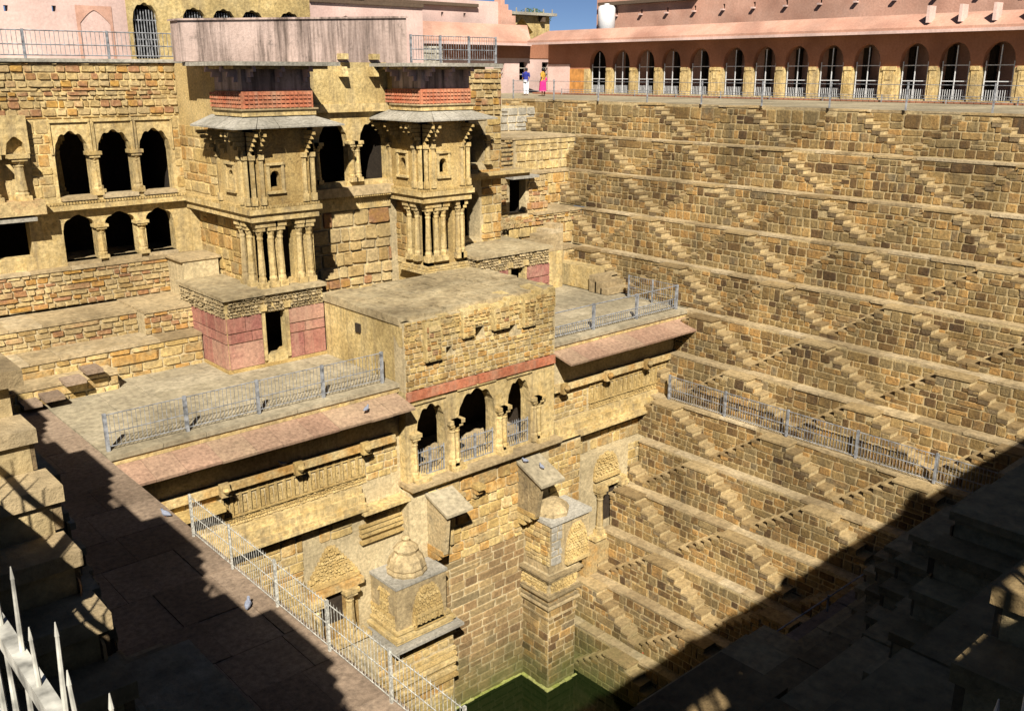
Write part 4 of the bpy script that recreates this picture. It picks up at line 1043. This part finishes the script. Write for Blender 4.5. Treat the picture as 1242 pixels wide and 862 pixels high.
# ------------------------------------------------------------------ terrace roofs of the lower galleries
YG = 24.0; FG = FY(YG)
def gallery(label, x0, x1, seed, panel_x, mats='gold'):
    t = thing('gallery', label, 'building', ((x0 + x1) / 2, YG, WATER)); S = Stones()
    mb = MB(); mb.box(x0, x1, YG, 30.9, WATER - 1.5, z5 - .12); mb.build('core_wall', 'goldmortar', t)
    # roof paving slabs
    n = 0; y = YG - .16
    while y < 31.0:
        y2 = y + RND.uniform(.9, 1.3); x = x0
        if y2 > 30.6: y2 = 31.1
        while x < x1 - .01:
            x2 = min(x1, x + RND.uniform(1.0, 1.8)); x2 = x1 if x1 - x2 < .5 else x2
            one = MB(); one.box(x, x2 - .016, y, y2 - .016, z5 - .13, z5 + RND.uniform(-.012, .008)); one.build('roof_slab', 'pave', t); x = x2
        y = y2
    mb = MB(); mb.box(x0, x1, YG - .1, YG, z5 - .3, z5 - .135); mb.build('cornice', 'plainstone', t)
    # awning of pink slabs
    P = FG.p; x = x0 + (.15 if x0 > 20 else -.1); xe = x1 - (.1 if x1 < 20 else 0)
    while x < xe - .01:
        x2 = min(xe, x + RND.uniform(.75, 1.15)); x2 = xe if xe - x2 < .4 else x2
        dz = RND.uniform(-.012, .012); a, b_ = x, x2 - .012
        one = MB(); one.hexa([P(a, z5 - .36, .02), P(b_, z5 - .36, .02), P(b_, z5 - .62 + dz, 1.12), P(a, z5 - .62 + dz, 1.12), P(a, z5 - .29, .02), P(b_, z5 - .29, .02), P(b_, z5 - .54 + dz, 1.14), P(a, z5 - .54 + dz, 1.14)]); one.build('awning_slab', 'awning', t); x = x2
    # beam with bosses below the awning
    mb = MB(); mb.fbox(FG, x0 + .2, x1 - .3, -10.02, -9.78, 0, .26); mb.build('beam', 'gold', t)
    x = x0 + .6
    while x < x1 - .6:
        mb = MB(); mb.fbox(FG, x - .14, x + .14, -10.08, -9.7, .26, .44, top_in=.05); mb.lathe(P(x, -9.95, .5), [(0, .06), (.1, .13), (.2, .09)], n=8); mb.build('boss', 'gold', t); x += 2.35
    for (a, b_) in panel_x:
        mb = MB(); niches(mb, FG, a, b_, -10.95, -10.1, int((b_ - a) / .27), 0, .09); mb.build('carved_panel', 'carved', t)
        mb = MB(); carved(mb, FG, lambda u, v: True, a, b_, -11.2, -10.98, .1, .09, 0, .07); mb.build('carved_frieze', 'carved', t)
    # stepped mouldings
    for (za, zb_, dd) in ((-11.45, -11.25, .16), (-11.72, -11.45, .3), (-11.95, -11.85, .5), (-11.85, -11.72, .42)):
        mb = MB(); mb.fbox(FG, x0 + (0.3 if x0 < 10 else .3), x1 - (1.6 if x1 < 20 else .8 if x1 < 40 else 0), za, zb_ - .003, 0, dd); mb.build('moulding', 'plainstone', t)
    mb = MB(); carved(mb, FG, lambda u, v: True, x0 + .4, x1 - 1, -12.2, -12.0, .16, .12, 0, .12); mb.build('dentil_course', 'carved', t)
    return t, S
gl, SGl = gallery('left gallery with pink awning slabs and carved panels under the railing', 7.14, 16.3, 1, [(10.1, 14.9)])
SGl.add(FG, cut_holes(courses(8.6, 16.2, -11.2, -10.1, .22, .4), [(10.0, 15.0, -12, -9)]), 'gold', .03)
SGl.add(FG, cut_holes(courses(7.3, 16.3, WATER - .2, -12.25, .42, .62), [(12.55, 14.65, -16.3, -12.8), (14.6, 16.3, -16.6, -11.9)]), 'gold', .03)
SGl.build(gl, limit=150)
mb = MB(); mb.fbox(FG, 8.2, 10.0, -10.45, -10.3, 0, .55); mb.fbox(FG, 8.2, 10.0, -10.6, -10.45, 0, .35); mb.build('ledge', 'gold', gl)
# ruined niche with carved gable left of the shrine
def gable(parent, F, uc, hw, v0, v1, d, name='carved_gable', rnd=False):
    mb = MB(); mb.fbox(F, uc - hw, uc + hw, v0 - .12, v0, d - .02, d + .18)
    if rnd: ins = lambda u, v: ((u - uc) / hw) ** 2 + ((v - v0) / (v1 - v0)) ** 2 < 1
    else: ins = lambda u, v: abs(u - uc) / hw < 1.02 - (v - v0) / (v1 - v0) * .92
    v = v0
    while v < v1 - .05:   # stepped tiers, thinner towards the top
        f = (v - v0) / (v1 - v0); hh = hw * (math.sqrt(max(0, 1 - f * f)) if rnd else 1 - f * .92)
        mb.fbox(F, uc - hh, uc + hh, v, v + .1, d - .01, d + .07 - .02 * f, top_in=.03); v += .13
    carved(mb, F, ins, uc - hw, uc + hw, v0, v1, .11, .11, d, .15)
    return mb.build(name, 'carved', parent)
gable(gl, FG, 13.5, .95, -14.15, -12.95, 0)
mb = MB(); mb.fbox(FG, 12.6, 14.5, -14.5, -14.3, 0, .35); mb.fbox(FG, 12.7, 14.4, -16.3, -14.5, .02, .05); mb.build('niche_surround', 'gold', gl)
mb = MB(); mb.fbox(FG, 12.5, 14.6, -16.45, -16.3, 0, .5); mb.build('ledge', 'plainstone', gl)
column(gl, 13.95, YG - .28, -16.3, -14.5, .15); column(gl, 12.75, YG - .28, -16.3, -14.5, .15)
mb = MB(); mb.fbox(FG, 13.0, 13.8, -15.7, -14.52, .052, .06); mb.build('niche_shade_panel', 'dark', gl)  # flat dark panel, shade of the niche put into colour
mb = MB(); mb.fbox(FG, 14.5, 16.3, -12.1, -11.98, 0, .55); mb.build('hood_slab', 'plainstone', gl)
mb = MB(); carved(mb, FG, lambda u, v: True, 14.8, 16.1, -12.6, -12.15, .13, .12, 0, .09)
for z in (-12.75, -12.9, -13.05, -13.3): mb.fbox(FG, 14.6, 16.25, z, z + .09, 0, .10 + RND.uniform(0, .08))
mb.build('carved_frieze', 'carved', gl)

gr, SGr = gallery('right gallery with pink awning slabs below a wire fence beside the step wall', 22.95, 31.2, 2, [(25.2, 30.3)])
SGr.add(FG, cut_holes(courses(23.0, 25.1, -11.2, -10.1, .26, .42), []), 'gold', .03)
SGr.add(FG, cut_holes(courses(22.95, 29.5, WATER - .2, -12.25, .36, .5), [(25.2, 27.0, -17.2, -12.95)]), 'gold', .03)
SGr.build(gr, limit=150)
gable(gr, FG, 26.0, .72, -13.9, -13.0, 0, rnd=True)
mb = MB(); mb.fbox(FG, 25.3, 27.0, -14.35, -14.2, 0, .3); mb.fbox(FG, 25.2, 27.1, -17.0, -16.85, 0, .35); mb.build('hood_slab', 'plainstone', gr)
mb = MB(); mb.fbox(FG, 25.75, 26.5, -15.9, -14.4, .0, .012); mb.build('niche_shade_panel', 'dark', gr)  # thin dark sheet on the wall in place of a shaded niche
for x in (25.5, 26.75): column(gr, x, YG - .13, -16.85, -14.35, .13)

fence('grey bar railing along the left gallery roof', (7.3, YG + .25, z5), (15.9, YG + .25, z5), 1.0, 5, .115, mat='fence', bar_r=.008, post_r=.045)
fence('grey wire fence along the right gallery roof', (23.2, YG + .3, z5), (30.7, YG + .3, z5), 1.0, 4, .12, mat='fence', rails=(.1, .45, 1.0), bar_r=.012, bar_top=.45, post_r=.05)
fence('short grey fence closing the right gallery roof', (30.75, YG + .3, z5), (30.75, 27.0, z5), 1.0, 3, .12, mat='fence', bar_r=.007, post_r=.03)
fence('silver bar railing crossing the middle of the great step wall', (X0 - 7 * DX + .1, 23.0, Zk(7) + .004), (X0 - 7 * DX + .1, 6.5, Zk(7) + .004), 1.0, 7, .115, mat='fence', rails=(.08, .45, .98), bar_r=.009, post_r=.04)
fence('long cream bar railing along the edge of the left walk', (6.98, 18.2, z5), (6.98, 8.9, z5), .95, 6, .1, mat='rail', rails=(.1, .55, .98), bar_r=.006, post_r=.022, spikes=.06)
fence('thin dark rail along the shaded near walk', (7.2, 7.62, z5), (34, 7.62, z5), .3, 12, 99, mat='fence', rails=(.98,), bar_r=.009, post_r=.015)

# ------------------------------------------------------------------ arched pavilion
YP = 23.6; FP = FY(YP)
pv = thing('arched_pavilion', 'projecting pavilion with three cusped arches, red band and ragged buttressed roof', 'building', (19.6, YP, z5)); SPv = Stones()
hs = [(16.72, 17.92, -11.5, cusped(16.72, 17.92, -9.9, -8.98)), (18.45, 20.08, -11.5, cusped(18.45, 20.08, -9.85, -8.88)), (20.66, 21.75, -11.5, cusped(20.66, 21.75, -9.9, -8.95))]
mb = MB(); strip_wall(mb, FP, 16.3, 22.95, -11.7, -8.75, -.5, 0, hs); mb.build('arcade_wall', 'plainstone', pv)
mb = MB()
mb.box(16.3, 22.95, YP + .5, 28.3, -8.75, -6.1); mb.box(16.304, 16.6, YP + .002, YP + .5, -8.75, -6.1); mb.box(16.3, 16.6, YP + .5, 28.3, -11.7, -8.75); mb.box(22.65, 22.95, YP + .5, 24.0, -11.7, -8.75)
mb.build('core_wall', 'yellowplaster', pv)
strip = MB(); wh = [(18.0, 18.24, -7.5, -7.2), (19.25, 19.62, -7.2, -6.75), (20.72, 20.98, -7.25, -6.95)]
strip_wall(strip, FP, 16.3, 22.95, -8.4, -6.1, -.499, 0, wh); strip.build('attic_wall', 'goldmortar', pv)
mb = MB(); room(mb, FP, 16.65, 22.6, -11.6, -8.8, -.51, 2.6); mb.build('interior', 'dark', pv)
mb = MB(); mb.fbox(FP, 16.35, 19.2, -8.72, -8.42, -.1, .1); mb.build('red_band', 'redpaint', pv)
mb = MB(); mb.fbox(FP, 19.3, 22.9, -8.72, -8.42, -.1, .1); mb.build('red_band', 'redpaint', pv)
SPv.add(FP, cut_holes(courses(16.35, 22.9, -8.38, -6.12, .17, .27), wh), 'gold', .035)
# buttress tops: sloping weathered blocks of different depth
bt = [(16.285, 17.0, .0, -6.9, -6.15), (17.05, 17.7, .34, -7.5, -6.1), (17.7, 18.6, .05, -6.8, -6.0), (18.6, 19.1, .26, -7.0, -5.98), (19.1, 19.9, .05, -6.7, -5.95), (19.9, 20.6, .36, -6.95, -5.95), (20.6, 21.3, .08, -6.6, -5.9), (21.3, 21.9, .26, -7.1, -5.9), (21.9, 22.95, .05, -6.6, -5.85)]
for (a, b_, dd, za, zb_) in bt:
    u = a
    while u < b_ - .05:
        e = min(b_, u + RND.uniform(.28, .5)); e = b_ if b_ - e < .15 else e
        mb = MB(); ins = RND.uniform(.0, .12)
        mb.hexa([FP.p(u, za, -.2), FP.p(e - .012, za, -.2), FP.p(e - .012, za, dd * .6), FP.p(u, za, dd * .6), FP.p(u, zb_ + .02 - ins, -.75), FP.p(e - .012, zb_ + .04 - ins, -.75), FP.p(e - .012, zb_ - .05 - ins, dd * .6 - .03), FP.p(u, zb_ - .04 - ins, dd * .6 - .02)]); mb.build('buttress', 'yellowplaster', pv); u = e
    SPv.add(FP, courses(a + .03, b_ - .04, za + .03, zb_ - .22, .16, .24), 'rubble' if dd > .3 else 'gold', .03, dd * .6)
SPv.build(pv, limit=290, minpx=6)
# roof: broken slabs of plaster
y = YP + .15
while y < 28.3:
    y2 = min(28.35, y + RND.uniform(.45, .8)); x = 16.25
    if 28.35 - y2 < .3: y2 = 28.35
    while x < 23.0:
        x2 = min(23.0, x + RND.uniform(.6, 1.2)); x2 = 23.0 if 23 - x2 < .3 else x2
        mb = MB(); z = -5.96 + (x - 16) * .015 + RND.uniform(-.05, .03); e_ = .03
        mb.hexa([(x, y, -6.2), (x2 - e_, y, -6.2), (x2 - e_, y2 - e_, -6.2), (x, y2 - e_, -6.2), (x, y, z), (x2 - e_, y + RND.uniform(0, .03), z + RND.uniform(-.02, .02)), (x2 - e_, y2 - e_, z), (x, y2 - e_, z + RND.uniform(-.02, .02))], .5); mb.build('roof_slab', 'roof', pv)
        x = x2
    y = y2
for x in (18.18, 18.35): column(pv, x, YP - .0, -11.5, -9.75, .13)
for x in (20.3, 20.5, 21.95, 22.15): column(pv, x, YP - .0, -11.5, -9.8, .12)
column(pv, 16.62, YP - .0, -11.5, -9.85, .11)
for (a, b_, z) in ((16.5, 17.9, -8.88), (18.4, 20.1, -8.8), (20.6, 21.8, -8.85)): mb = MB(); mb.fbox(FP, a, b_, z, z + .06, 0, .07); mb.build('label_mould', 'plainstone', pv)
mb = MB(); mb.fbox(FP, 16.2, 23.0, -11.72, -11.56, -3.0, .42); mb.build('balcony_floor', 'ledge', pv)
mb = MB(); mb.fbox(FP, 16.3, 22.9, -11.86, -11.73, -.3, .28); mb.build('balcony_moulding', 'gold', pv)
for x in (16.8, 18.3, 20.4, 22.2): mb = MB(); mb.fbox(FP, x - .28, x + .28, -11.555, -11.42, -.2, .3); mb.build('column_base', 'plainstone', pv)
mb = MB(); mb.box(16.24, 16.3, 26.0, 26.28, -6.9, -6.6); mb.build('hole_shade_patch', 'dark', pv)  # dark block on the wall face, painted shade of a small hole
for i, (a, b_, _, _) in enumerate(hs):
    fence(['grey gate railing in the left arch of the pavilion', 'grey gate railing in the middle arch of the pavilion', 'grey gate railing in the right arch of the pavilion'][i],
          (a + .02, YP + .12, -11.555), (b_ - .02, YP + .12, -11.555), .95, 3, .1, parent_name='gate_railing', mat='fence', rails=(.08, .5, .95), bar_r=.01, post_r=.02, spikes=.08, group='railings in the pavilion arches')

# ------------------------------------------------------------------ wall below the pavilion, pier, shrine, canopies
lw = thing('retaining_wall', 'tall pale block wall below the pavilion dropping to the green pool', 'wall', (19.5, 23.5, WATER)); SLw = Stones()
YL = 23.5; FLw = FY(YL)
mb = MB(); mb.box(16.25, 24.3, YL, 26, WATER - 2, -11.87); mb.build('core_wall', 'goldmortar', lw)
SLw.add(FLw, courses(17.0, 21.4, -15.0, -11.95, .36, .5, jit=.3), 'gold', .07)
SLw.add(FLw, courses(17.0, 21.4, WATER - .2, -15.0, .34, .62, jit=.2, big=.2), 'rosy', .03)
SLw.add(FLw, courses(22.6, 24.3, WATER - .2, -12.0, .34, .5), 'gold', .04)
SLw.build(lw, limit=290)
for x in (18.1, 19.0):
    mb = MB(); mb.fbox(FLw, x - .16, x + .16, -12.4, -12.25, 0, .5); mb.fbox(FLw, x - .12, x + .12, -12.6, -12.4, 0, .34); mb.fbox(FLw, x - .09, x + .09, -12.8, -12.6, 0, .18); mb.build('bracket', 'gold', lw)
def canopy(label, xa, xb, yf, zb_, zf, legs):
    t = thing('stone_canopy', label, 'canopy', ((xa + xb) / 2, YL, legs))
    P = FLw.p; e = YL - yf
    mb = MB(); mb.hexa([P(xa, zb_ - .1, -.05), P(xb, zb_ - .1, -.05), P(xb, zf - .1, e), P(xa, zf - .1, e), P(xa, zb_, -.05), P(xb, zb_, -.05), P(xb, zf, e), P(xa, zf, e)]); mb.build('roof_slab', 'pave', t)
    mb = MB(); mb.hexa([P(xa + .08, legs, 0), P(xa + .25, legs, 0), P(xa + .25, legs, e * .75), P(xa + .08, legs, e * .75), P(xa + .08, zb_ - .1, 0), P(xa + .25, zb_ - .1, 0), P(xa + .25, zf - .02, e * .9), P(xa + .08, zf - .02, e * .9)]); mb.build('side_wall', 'weathered', t)
    for q in range(3): mb = MB(); mb.fbox(FLw, xa + .05, xa + .3, legs - .1 - .22 * q, legs - .22 * q + .08, 0, e * (.7 - .2 * q)); mb.build('corbel', 'gold', t)
    mb = MB(); mb.fbox(FLw, xb - .18, xb - .05, legs - .2, zb_ - .15, 0, .2); mb.build('jamb', 'gold', t)
canopy('grey sloping canopy slab over a dark niche below the left arch', 16.9, 18.0, 22.3, -12.0, -12.45, -14.0)
canopy('grey sloping canopy slab with pigeons above the right pier', 20.95, 22.1, 22.1, -11.95, -12.55, -13.9)
mb = MB()
pier = thing('stone_pier', 'tall banded stone pier with carved niches standing in the green pool', 'pier', (22, 22, WATER)); SPi = Stones()
mb.box(21.3, 22.7, 22.04, 23.49, WATER - 2, -16.2); mb.build('shaft', 'goldmortar', pier)
mb = MB(); mb.box(21.4, 23.4, 22.1, 23.49, -16.2, -14.25); mb.build('upper_block', 'weathered', pier)
mb = MB(); mb.box(21.35, 23.45, 22.0, 23.49, -14.25, -14.1); mb.build('cap_slab', 'grey', pier)
SPi.add(FY(22.04), courses(21.3, 22.7, WATER - .2, -16.9, .3, .55, jit=.2), 'steps', .03); SPi.add(FX(21.3), courses(22.04, 23.45, WATER - .2, -16.9, .3, .6, jit=.2), 'steps', .03)
SPi.add(FY(22.1), courses(21.45, 22.0, -15.9, -14.3, .3, .4), 'grey', .03); SPi.add(FX(21.4), courses(22.1, 23.45, -15.9, -14.3, .25, .35), 'gold', .04)
SPi.build(pier, limit=90)
for (z, dd) in ((-16.3, .28), (-16.42, .18), (-17.0, .14), (-17.12, .22), (-17.4, .12), (-17.55, .18), (-18.0, .1)):
    mb = MB(); mb.box(21.3 - dd * .7, 22.7 + dd * .7, 22.04 - dd * .7, 23.48, z, z + .08); mb.build('moulding', 'weathered', pier)
gable(pier, FY(22.1), 22.75, .6, -15.9, -14.5, 0, rnd=True)
mb = MB(); carved(mb, FX(21.3), lambda u, v: True, 22.1, 23.4, -16.95, -16.35, .13, .12, 0, .12); mb.build('carved_band', 'carved', pier); mb = MB(); carved(mb, FY(22.04), lambda u, v: True, 21.35, 22.65, -16.95, -16.35, .13, .12, 0, .12); mb.build('carved_band', 'carved', pier)
# little broken dome on the pier
mb = MB(); mb.lathe((22.1, 22.75, -14.1), [(0, .62), (.15, .64), (.3, .55), (.45, .38), (.5, .15)], n=14, ribs=.05); mb.build('dome', 'weathered', pier)
SLs = thing('domed_shrine', 'carved stone shrine box with ribbed dome projecting beside the cream railing', 'shrine', (16.1, 22.5, -16.6)); 
ys_, xs0, xs1 = 22.5, 14.95, 16.95
mb = MB(); mb.box(xs0, xs1, ys_, 24.02, -16.35, -14.5); mb.build('box_body', 'weathered', SLs)
mb = MB(); mb.box(xs0 - .04, xs1 + .04, ys_ - .04, 24.02, -14.5, -14.4); mb.build('top_slab', 'grey', SLs)
for (z, dd) in ((-16.55, .42), (-16.4, .16), (-16.28, .22), (-16.1, .1)): mb = MB(); mb.box(xs0 - dd, xs1 + dd, ys_ - dd, 24.02, z, z + .1); mb.build('moulding', 'grey' if dd > .4 else 'plainstone', SLs)
gable(SLs, FY(ys_), 16.15, .62, -16.0, -14.65, 0, rnd=True)
mb = MB(); niches(mb, FY(ys_), 15.6, 16.7, -16.05, -15.65, 6, .1, .08); mb.build('carved_frieze', 'carved', SLs)
mb = MB(); carved(mb, FX(xs0), lambda u, v: v < -15.5 or abs(u - 23.2) < .25, 22.6, 23.95, -16.0, -14.8, .14, .13, 0, .1); mb.build('carved_side', 'carved', SLs)
mb = MB(); mb.lathe((15.9, 23.25, -14.4), [(0, .66), (.08, .68), (.16, .60), (.22, .64), (.5, .55), (.7, .38), (.76, .40), (.82, .42), (.95, .30), (1.02, .14), (1.08, .12), (1.18, .16), (1.26, .08)], n=24, ribs=.025); mb.build('dome', 'weathered', SLs)
lb = thing('shrine_base', 'moulded stone base under the domed shrine running down to the pool', 'wall', (16, 22.8, WATER)); SLb = Stones()
mb = MB(); mb.box(12.0, 17.4, 22.75, 24.05, WATER - 2, -16.56); mb.build('core_wall', 'goldmortar', lb)
SLb.add(FY(22.75), courses(14.3, 17.4, -17.6, -16.6, .36, .34), 'gold', .04); SLb.add(FY(22.75), courses(14, 17.4, WATER - .2, -18.9, .38, .55), 'gold', .04)
SLb.build(lb, limit=60)
for i in range(6): z = -17.7 - .2 * i; mb = MB(); mb.fbox(FY(22.75), 12.1, 17.45, z - .12, z, 0, .06 + .07 * (i % 3)); mb.build('moulding', 'carved' if i % 2 else 'plainstone', lb)
# inner face of the corner beyond the pier
ec = thing('end_wall', 'mortared wall between the carved roundel and the step wall', 'wall', (28, 23.7, WATER)); SE = Stones()
mb = MB(); mb.box(24.3, 31.1, 23.62, 23.99, WATER - 1, -13.0); mb.build('core_wall', 'goldmortar', ec)
SE.add(FY(23.62), cut_holes(courses(27.2, 31.0, WATER, -13.05, .34, .45), []), 'gold', .04); SE.build(ec, limit=70)
gable(ec, FY(23.62), 25.9, .72, -14.0, -13.05, 0, rnd=True)
mb = MB(); mb.fbox(FY(23.62), 25.2, 26.9, -14.4, -14.25, 0, .3); mb.fbox(FY(23.62), 25.0, 27.1, -16.6, -16.45, 0, .4); mb.build('hood_slab', 'plainstone', ec)
mb = MB(); mb.fbox(FY(23.62), 25.7, 26.45, -16.0, -14.42, .0, .012); mb.build('niche_shade_panel', 'dark', ec)  # niche shade as a thin dark sheet, no real hollow
for x in (25.45, 26.7): column(ec, x, 23.45, -16.45, -14.4, .13)
mb = MB(); mb.fbox(FY(23.62), 24.4, 26.9, WATER - 1, -16.7, 0, .5); mb.build('buttress', 'gold', ec)

for par, (x0_, x1_, y0_, y1_) in ((lw, (17.45, 21.2, 23.38, 23.5)), (pier, (21.15, 22.8, 21.9, 22.04)), (pier, (21.17, 21.3, 22.04, 23.4)), (lb, (12, 17.5, 22.62, 22.75)), (lb, (17.4, 17.52, 22.75, 23.5)), (gr, (22.7, 24.3, 23.4, 23.5))):
    mb = MB(); u = 0; along = x1_ - x0_ > y1_ - y0_; n_ = int(max(x1_ - x0_, y1_ - y0_) / .35) + 1
    for q in range(n_):
        a, b2 = q / n_, (q + 1) / n_
        if along: mb.box(x0_ + (x1_ - x0_) * a, x0_ + (x1_ - x0_) * b2, y0_ + RND.uniform(0, .05), y1_, WATER - .3, WATER + RND.uniform(.02, .07))
        else: mb.box(x0_ + RND.uniform(0, .05), x1_, y0_ + (y1_ - y0_) * a, y0_ + (y1_ - y0_) * b2, WATER - .3, WATER + RND.uniform(.02, .07))
    mb.build('scum_rim', 'scum', par)

# broken masonry, grass tufts and a dropped cloth
cl = thing('dropped_cloth', 'small crumpled red cloth lying on a low ledge of the great step wall', 'cloth', (24.1, 19.6, Zk(12)))
mb = MB(); n_ = 7; vs = [(24.0 + .05 * i + RND.uniform(-.02, .02), 19.5 + .05 * j + RND.uniform(-.02, .02), Zk(12) + .03 + RND.uniform(0, .07)) for i in range(n_) for j in range(n_)]
mb.add(vs, [(i * n_ + j, i * n_ + j + 1, (i + 1) * n_ + j + 1, (i + 1) * n_ + j) for i in range(n_ - 1) for j in range(n_ - 1)]); mb.build('folded_sheet', 'redcloth', cl)

# ------------------------------------------------------------------ pigeons
def pigeon(label, x, y, z, a, grp=None):
    t = thing('pigeon', label, 'pigeon', (x, y, z), grp)
    ca, sa = math.cos(a), math.sin(a)
    def q(u, v, w_): u, v, w_ = u * .8, v * .8, w_ * .8; return (x + u * ca - v * sa, y + u * sa + v * ca, z + w_)
    me = D.meshes.new('body'); pts = [(-.16, 0, .09, .02), (-.07, 0, .11, .055), (.03, 0, .13, .065), (.08, 0, .19, .03), (.10, 0, .235, .03), (.145, 0, .23, .008)]
    mb = MB()
    for (a1, b1) in zip(pts, pts[1:]): mb.tube(q(*a1[:3]), q(*b1[:3]), a1[3], b1[3], n=8)
    mb.build('body', 'pigeon', t)
    for s_ in (-.02, .02): mb = MB(); mb.tube(q(.0, s_, 0), q(0, s_, .08), .006); mb.build('leg', 'redpaint', t)
    mb = MB(); mb.box(*(lambda c: (c[0] - .02, c[0] + .02, c[1] - .02, c[1] + .02, c[2], c[2] + .015))(q(-.15, 0, .08))); mb.build('tail', 'pigeon', t)
pigeon('grey pigeon on the left end of the right canopy slab', 21.15, 23.2, -12.05, 2.6)
pigeon('grey pigeon on the middle of the right canopy slab', 21.55, 22.75, -12.25, 1.6)
pigeon('grey pigeon on the sunlit walk beside the cream railing', 6.55, 14.8, z5, .9)
pigeon('grey pigeon at the far end of the cream railing', 6.9, 19.5, z5, 2.2)
pigeon('grey pigeon on the left awning slabs near the pavilion', 14.6, 23.2, -8.5, .3)
pigeon('white grey pigeon on the beam under the left awning', 12.0, 23.85, -9.78, 2.9)
